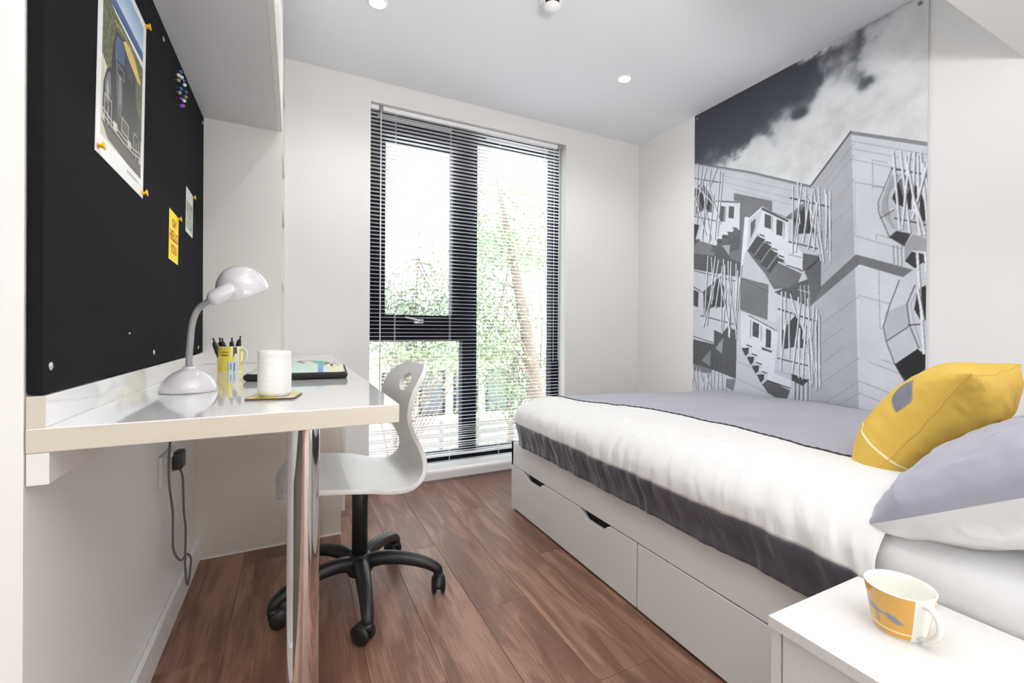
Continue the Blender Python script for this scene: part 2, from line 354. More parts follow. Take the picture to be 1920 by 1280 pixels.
for i in range(4):
    f=rings_obj('window',(.5+i*1.2,1.4+i*1.2,1.0,2.5),(.58+i*1.2,1.32+i*1.2,1.08,2.42),-.06,.0,blackp,bh)
    box('pane',.58+i*1.2,1.32+i*1.2,-.03,-.02,1.08,2.42,mat('dark_far_glass',(.12,.13,.15,1),.1),f)
fe=thing('garden_fence','grey slatted garden fence across the yard below the window','fence',(0,11.5,-3))
fm=mat('grey_fence_timber',(.26,.24,.23,1),.8,var=.2)
me=None
for i in range(7):
    o=box('post',.4+i*1.0,.5+i*1.0,0,.1,0,1.5,fm,fe)
for i in range(6): box('slat',.4,6.5,-.03,0,.18+i*.22,.32+i*.22,fm,fe)
ps=thing('street_lamp','dark lamp post standing outside behind the lower left pane','street lamp',(2.35,11.0,-3))
cyl('pole',(0,0,0),(0,0,3.9),.05,fm,ps,10); box('lamp_head',-.1,.45,-.08,.08,3.85,3.97,fm,ps,bev=.03)

# ------------------------------------------------------------------ ceiling fittings
spots=[(.322,2.086,'recessed round downlight in the ceiling before the window, left one of the far pair'),(1.683,2.057,'recessed round downlight in the ceiling near the mural wall'),
 (.322,.70,None),(1.683,.75,None),(.322,-.9,None),(1.683,-.9,None)]
dl_em=emis('downlight_glow',(1,.97,.93),42)
for i,(x,y,lb) in enumerate(spots):
    t=thing('downlight',lb or (['','','recessed ceiling downlight over the aisle beside the desk','recessed ceiling downlight over the pillow end of the bed','recessed ceiling downlight at the room end away from the window, desk side','recessed ceiling downlight at the room end away from the window, bed side'][i]),'downlight',(x,y,ZC),group='ceiling downlights')
    lathe('bezel',[(.031,-.001),(.033,-.006),(.040,-.006),(.045,-.002),(.045,0),(.031,0)],trimm,t,32)
    lathe('lens',[(0,-.003),(.032,-.003)],dl_em,t,24)
    d=lamp('downlight_beam','SPOT',(x,y,ZC-.012),(22,22,12,6,8,6)[i],(1,.985,.96),(0,0,0),spot_size=math.radians(150),spot_blend=.9,shadow_soft_size=.028)
sd=thing('smoke_detector','round white smoke detector on the ceiling','smoke detector',(1.0,1.715,ZC))
lathe('base',[(0,0),(.052,0),(.054,-.006),(.050,-.014),(.044,-.018),(0,-.018)],trimm,sd)
lathe('grille',[(.036,-.018),(.036,-.03),(.0,-.03)],void,sd,32)
lathe('sensor_cap',[(0,-.029),(.037,-.029),(.038,-.033),(.030,-.042),(.012,-.050),(0,-.053)],trimm,sd)
for k in range(6): a=k*PI/3; tube('rib',[(.040*math.cos(a),.040*math.sin(a),-.016),(.037*math.cos(a),.037*math.sin(a),-.033)],.0035,trimm,sd,6)

# ------------------------------------------------------------------ shelving unit and cupboards
un=thing('shelving_unit','tall white open shelving unit between desk partition and window wall','shelving',(0,0,0))
XO=-.049
box('side_panel',XL,XO,YP,YP+.018,ZD+.001,ZC,satin,un); box('side_panel',XL,XO,YW-.02,YW-.001,ZD+.001,ZC,satin,un); box('back_panel',XL,XL+.01,YP+.018,YW-.02,ZD+.001,ZC,satin,un)
for z in (1.145,1.477,1.736,2.107): box('shelf',XL+.01,XO,YP+.018,YW-.02,z-.018,z,satin,un)
oc=thing('overhead_cupboard','white overhead cupboard above the pinboard and desk','cupboard',(0,0,0))
ZO=1.748
box('carcass',XL,XO-.018,Y0-.03,YP-.001,ZO,ZC-.001,mat('grey_white_board',(.66,.66,.68,1),.3,var=.01),oc)
for i in range(3):
    ya=Y0-.03+i*(YP-Y0+.03)/3; box('door',XO-.018,XO,ya+.0015,ya+(YP-Y0+.03)/3-.0025,ZO,ZC-.004,satin,oc,bev=.001)
lc=thing('base_cupboard','white low cupboard closing the far end beneath the desktop','cupboard',(0,0,0))
box('side_panel',XL,.190,YP,YP+.018,0.004,.738,carc,lc); box('bead',XL,.191,YP-.004,YP+.001,0,.006,trimm,lc)
box('carcass',XL,.188,YP+.018,YW-.001,.095,.738,carc,lc); box('plinth',XL,.14,YP+.018,YW-.001,0,.095,carc,lc)
for a,b in ((YP+.002,2.455),(2.459,YW-.003)):
    d=box('door',.1905,.207,a,b,.1,.735,satin,lc,bev=.0015)
    bm=bmesh.new(); yy=(b-.03 if a<2.3 else a+.03); tube_bm(bm,catmull([(.207,yy,.58),(.225,yy,.58),(.228,yy,.60),(.228,yy,.68),(.225,yy,.70),(.207,yy,.70)],4),.004,8); fin(bm,'handle',steel,d,True)
# ------------------------------------------------------------------ desk
dk=thing('desk','long white gloss worktop desk with cream edge and one chrome leg','desk',(0,0,0))
bm=bmesh.new(); box_bm(bm,XL+.0015,XD,Y0,YW-.003,ZD-.035,ZD,.0012,1); me=bpy.data.meshes.new('worktop'); bmesh.ops.recalc_face_normals(bm,faces=bm.faces); bm.to_mesh(me); bm.free()
me.materials.append(gloss); me.materials.append(edge)
for p in me.polygons: p.material_index=0 if abs(p.normal.z)>.5 else 1
link('worktop',me,None,dk)
bm=bmesh.new(); box_bm(bm,XL+.0015,XL+.022,Y0+.001,YP-.001,ZD,ZD+.046,.001,1); me=bpy.data.meshes.new('upstand'); bmesh.ops.recalc_face_normals(bm,faces=bm.faces); bm.to_mesh(me); bm.free()
me.materials.append(gloss); me.materials.append(edge)
for p in me.polygons: p.material_index=1 if p.normal.y<-.5 else 0
link('upstand',me,None,dk)
bt=box('batten',XL+.0015,XL+.026,Y0+.002,YP-.002,ZD-.082,ZD-.0355,satin,dk,bev=.001)
lathe('screw_hole',[(0,0),(.004,0),(.004,.0012),(0,.0012)],mat('dark_red_plug',(.12,.03,.02,1),.6),bt,16,axis=(1,0,0),origin=(XL+.026,1.02,ZD-.058))
lg=lathe('leg',[(0,.0),(.036,0),(.036,.004),(.0302,.006),(.030,.01),(.030,.725),(.0302,.728),(.037,.733),(.037,.7385),(0,.7385)],chrome,dk,64,origin=(.018,1.012,0))
# ------------------------------------------------------------------ pinboard
XB=-.322
pb=thing('pinboard','large black fabric pinboard screwed to the wall above the desk','pinboard',(0,0,0))
bm=bmesh.new(); box_bm(bm,XL+.001,XB,Y0+.002,YP-.004,.822,ZO-.001,.004,3); fin(bm,'felt_panel',blackf,pb)
for y,z in ((.915,.861),(1.467,.855),(2.068,.845),(1.548,1.705),(2.134,1.714),(1.0,1.70)):
    lathe('screw',[(0,0),(.0065,0),(.006,.0015),(.003,.0022),(0,.0018)],steel,pb,16,axis=(1,0,0),origin=(XB,y,z))
lathe('screw',[(0,0),(.002,0),(.002,.004),(0,.004)],steel,pb,8,axis=(1,0,0),origin=(XB,1.265,.906))

# raster helpers: flat prints are painted into a fine grid's colour attribute
def poly_mask(P,W_,H_):
    P=np.asarray(P,float); x0=max(int(P[:,0].min())-1,0); x1=min(int(P[:,0].max())+2,W_); y0_=max(int(P[:,1].min())-1,0); y1_=min(int(P[:,1].max())+2,H_)
    if x1<=x0 or y1_<=y0_: return None
    X,Y=np.meshgrid(np.arange(x0,x1)+.5,np.arange(y0_,y1_)+.5); M=np.zeros(X.shape,bool); n=len(P)
    for i in range(n):
        a=P[i];b=P[(i+1)%n]
        if a[1]==b[1]: continue
        c=(a[1]>Y)!=(b[1]>Y); xi=(b[0]-a[0])*(Y-a[1])/(b[1]-a[1])+a[0]; M^=c&(X<xi)
    return (slice(y0_,y1_),slice(x0,x1)),M
def fill(img,P,c,k=1.0):
    r=poly_mask(P,img.shape[1],img.shape[0])
    if r is None: return
    s,M=r; sub=img[s]; sub[M]=sub[M]*(1-k)+np.asarray(c)*k
def stroke(img,P,w,c,k=1.0):
    for a,b in zip(P,P[1:]):
        a=np.array(a,float);b=np.array(b,float);d=b-a;l=np.hypot(*d)
        if l<1e-6: continue
        n=np.array([-d[1],d[0]])/l*w/2; e=d/l*w*.3
        fill(img,[a+n-e,b+n+e,b-n+e,a-n-e],c,k)
def vnoise(H_,W_,cell,seed,oct=5):
    R=np.random.RandomState(seed); out=np.zeros((H_,W_)); amp=1;tot=0
    for _ in range(oct):
        gh,gw=int(H_/cell)+3,int(W_/cell)+3; g=R.rand(gh,gw); y=np.arange(H_)/cell; x=np.arange(W_)/cell; yi=y.astype(int);xi=x.astype(int); fy=y-yi;fx=x-xi; fy=fy*fy*(3-2*fy);fx=fx*fx*(3-2*fx)
        A=g[yi][:,xi];B=g[yi][:,xi+1];C=g[yi+1][:,xi];D=g[yi+1][:,xi+1]
        out+=amp*((A*(1-fx)+B*fx)*(1-fy)[:,None]+(C*(1-fx)+D*fx)*fy[:,None]); tot+=amp; amp*=.55; cell=max(cell/2,1.01)
    return out/tot
def srgb2lin(a): a=np.clip(a,0,255)/255.; return np.where(a<=.04045,a/12.92,((a+.055)/1.055)**2.4)
def grid_print(name,img,w,h,m,parent,frame):
    """img: H x W x 3 sRGB (row 0 = bottom); laid on a grid w x h metres. frame(u,v)->Vector"""
    H_,W_=img.shape[:2]; u=np.linspace(0,w,W_); v=np.linspace(0,h,H_); U_,V_=np.meshgrid(u,v)
    O=np.array(frame(0,0));ex=np.array(frame(1,0))-O;ey=np.array(frame(0,1))-O
    co=(O+U_.ravel()[:,None]*ex+V_.ravel()[:,None]*ey).astype(np.float32)
    i=np.arange(H_*W_).reshape(H_,W_); q=np.stack([i[:-1,:-1],i[:-1,1:],i[1:,1:],i[1:,:-1]],-1).reshape(-1,4)
    me=bpy.data.meshes.new(name); me.vertices.add(len(co)); me.vertices.foreach_set('co',co.ravel()); me.loops.add(q.size); me.loops.foreach_set('vertex_index',q.ravel().astype(np.int32)); me.polygons.add(len(q))
    me.polygons.foreach_set('loop_start',np.arange(0,q.size,4,dtype=np.int32)); me.update(calc_edges=True); me.validate()
    set_cols(me,srgb2lin(img.reshape(-1,3))); return link(name,me,m,parent)
def down2(img): return (img[::2,::2]+img[1::2,::2]+img[::2,1::2]+img[1::2,1::2])/4

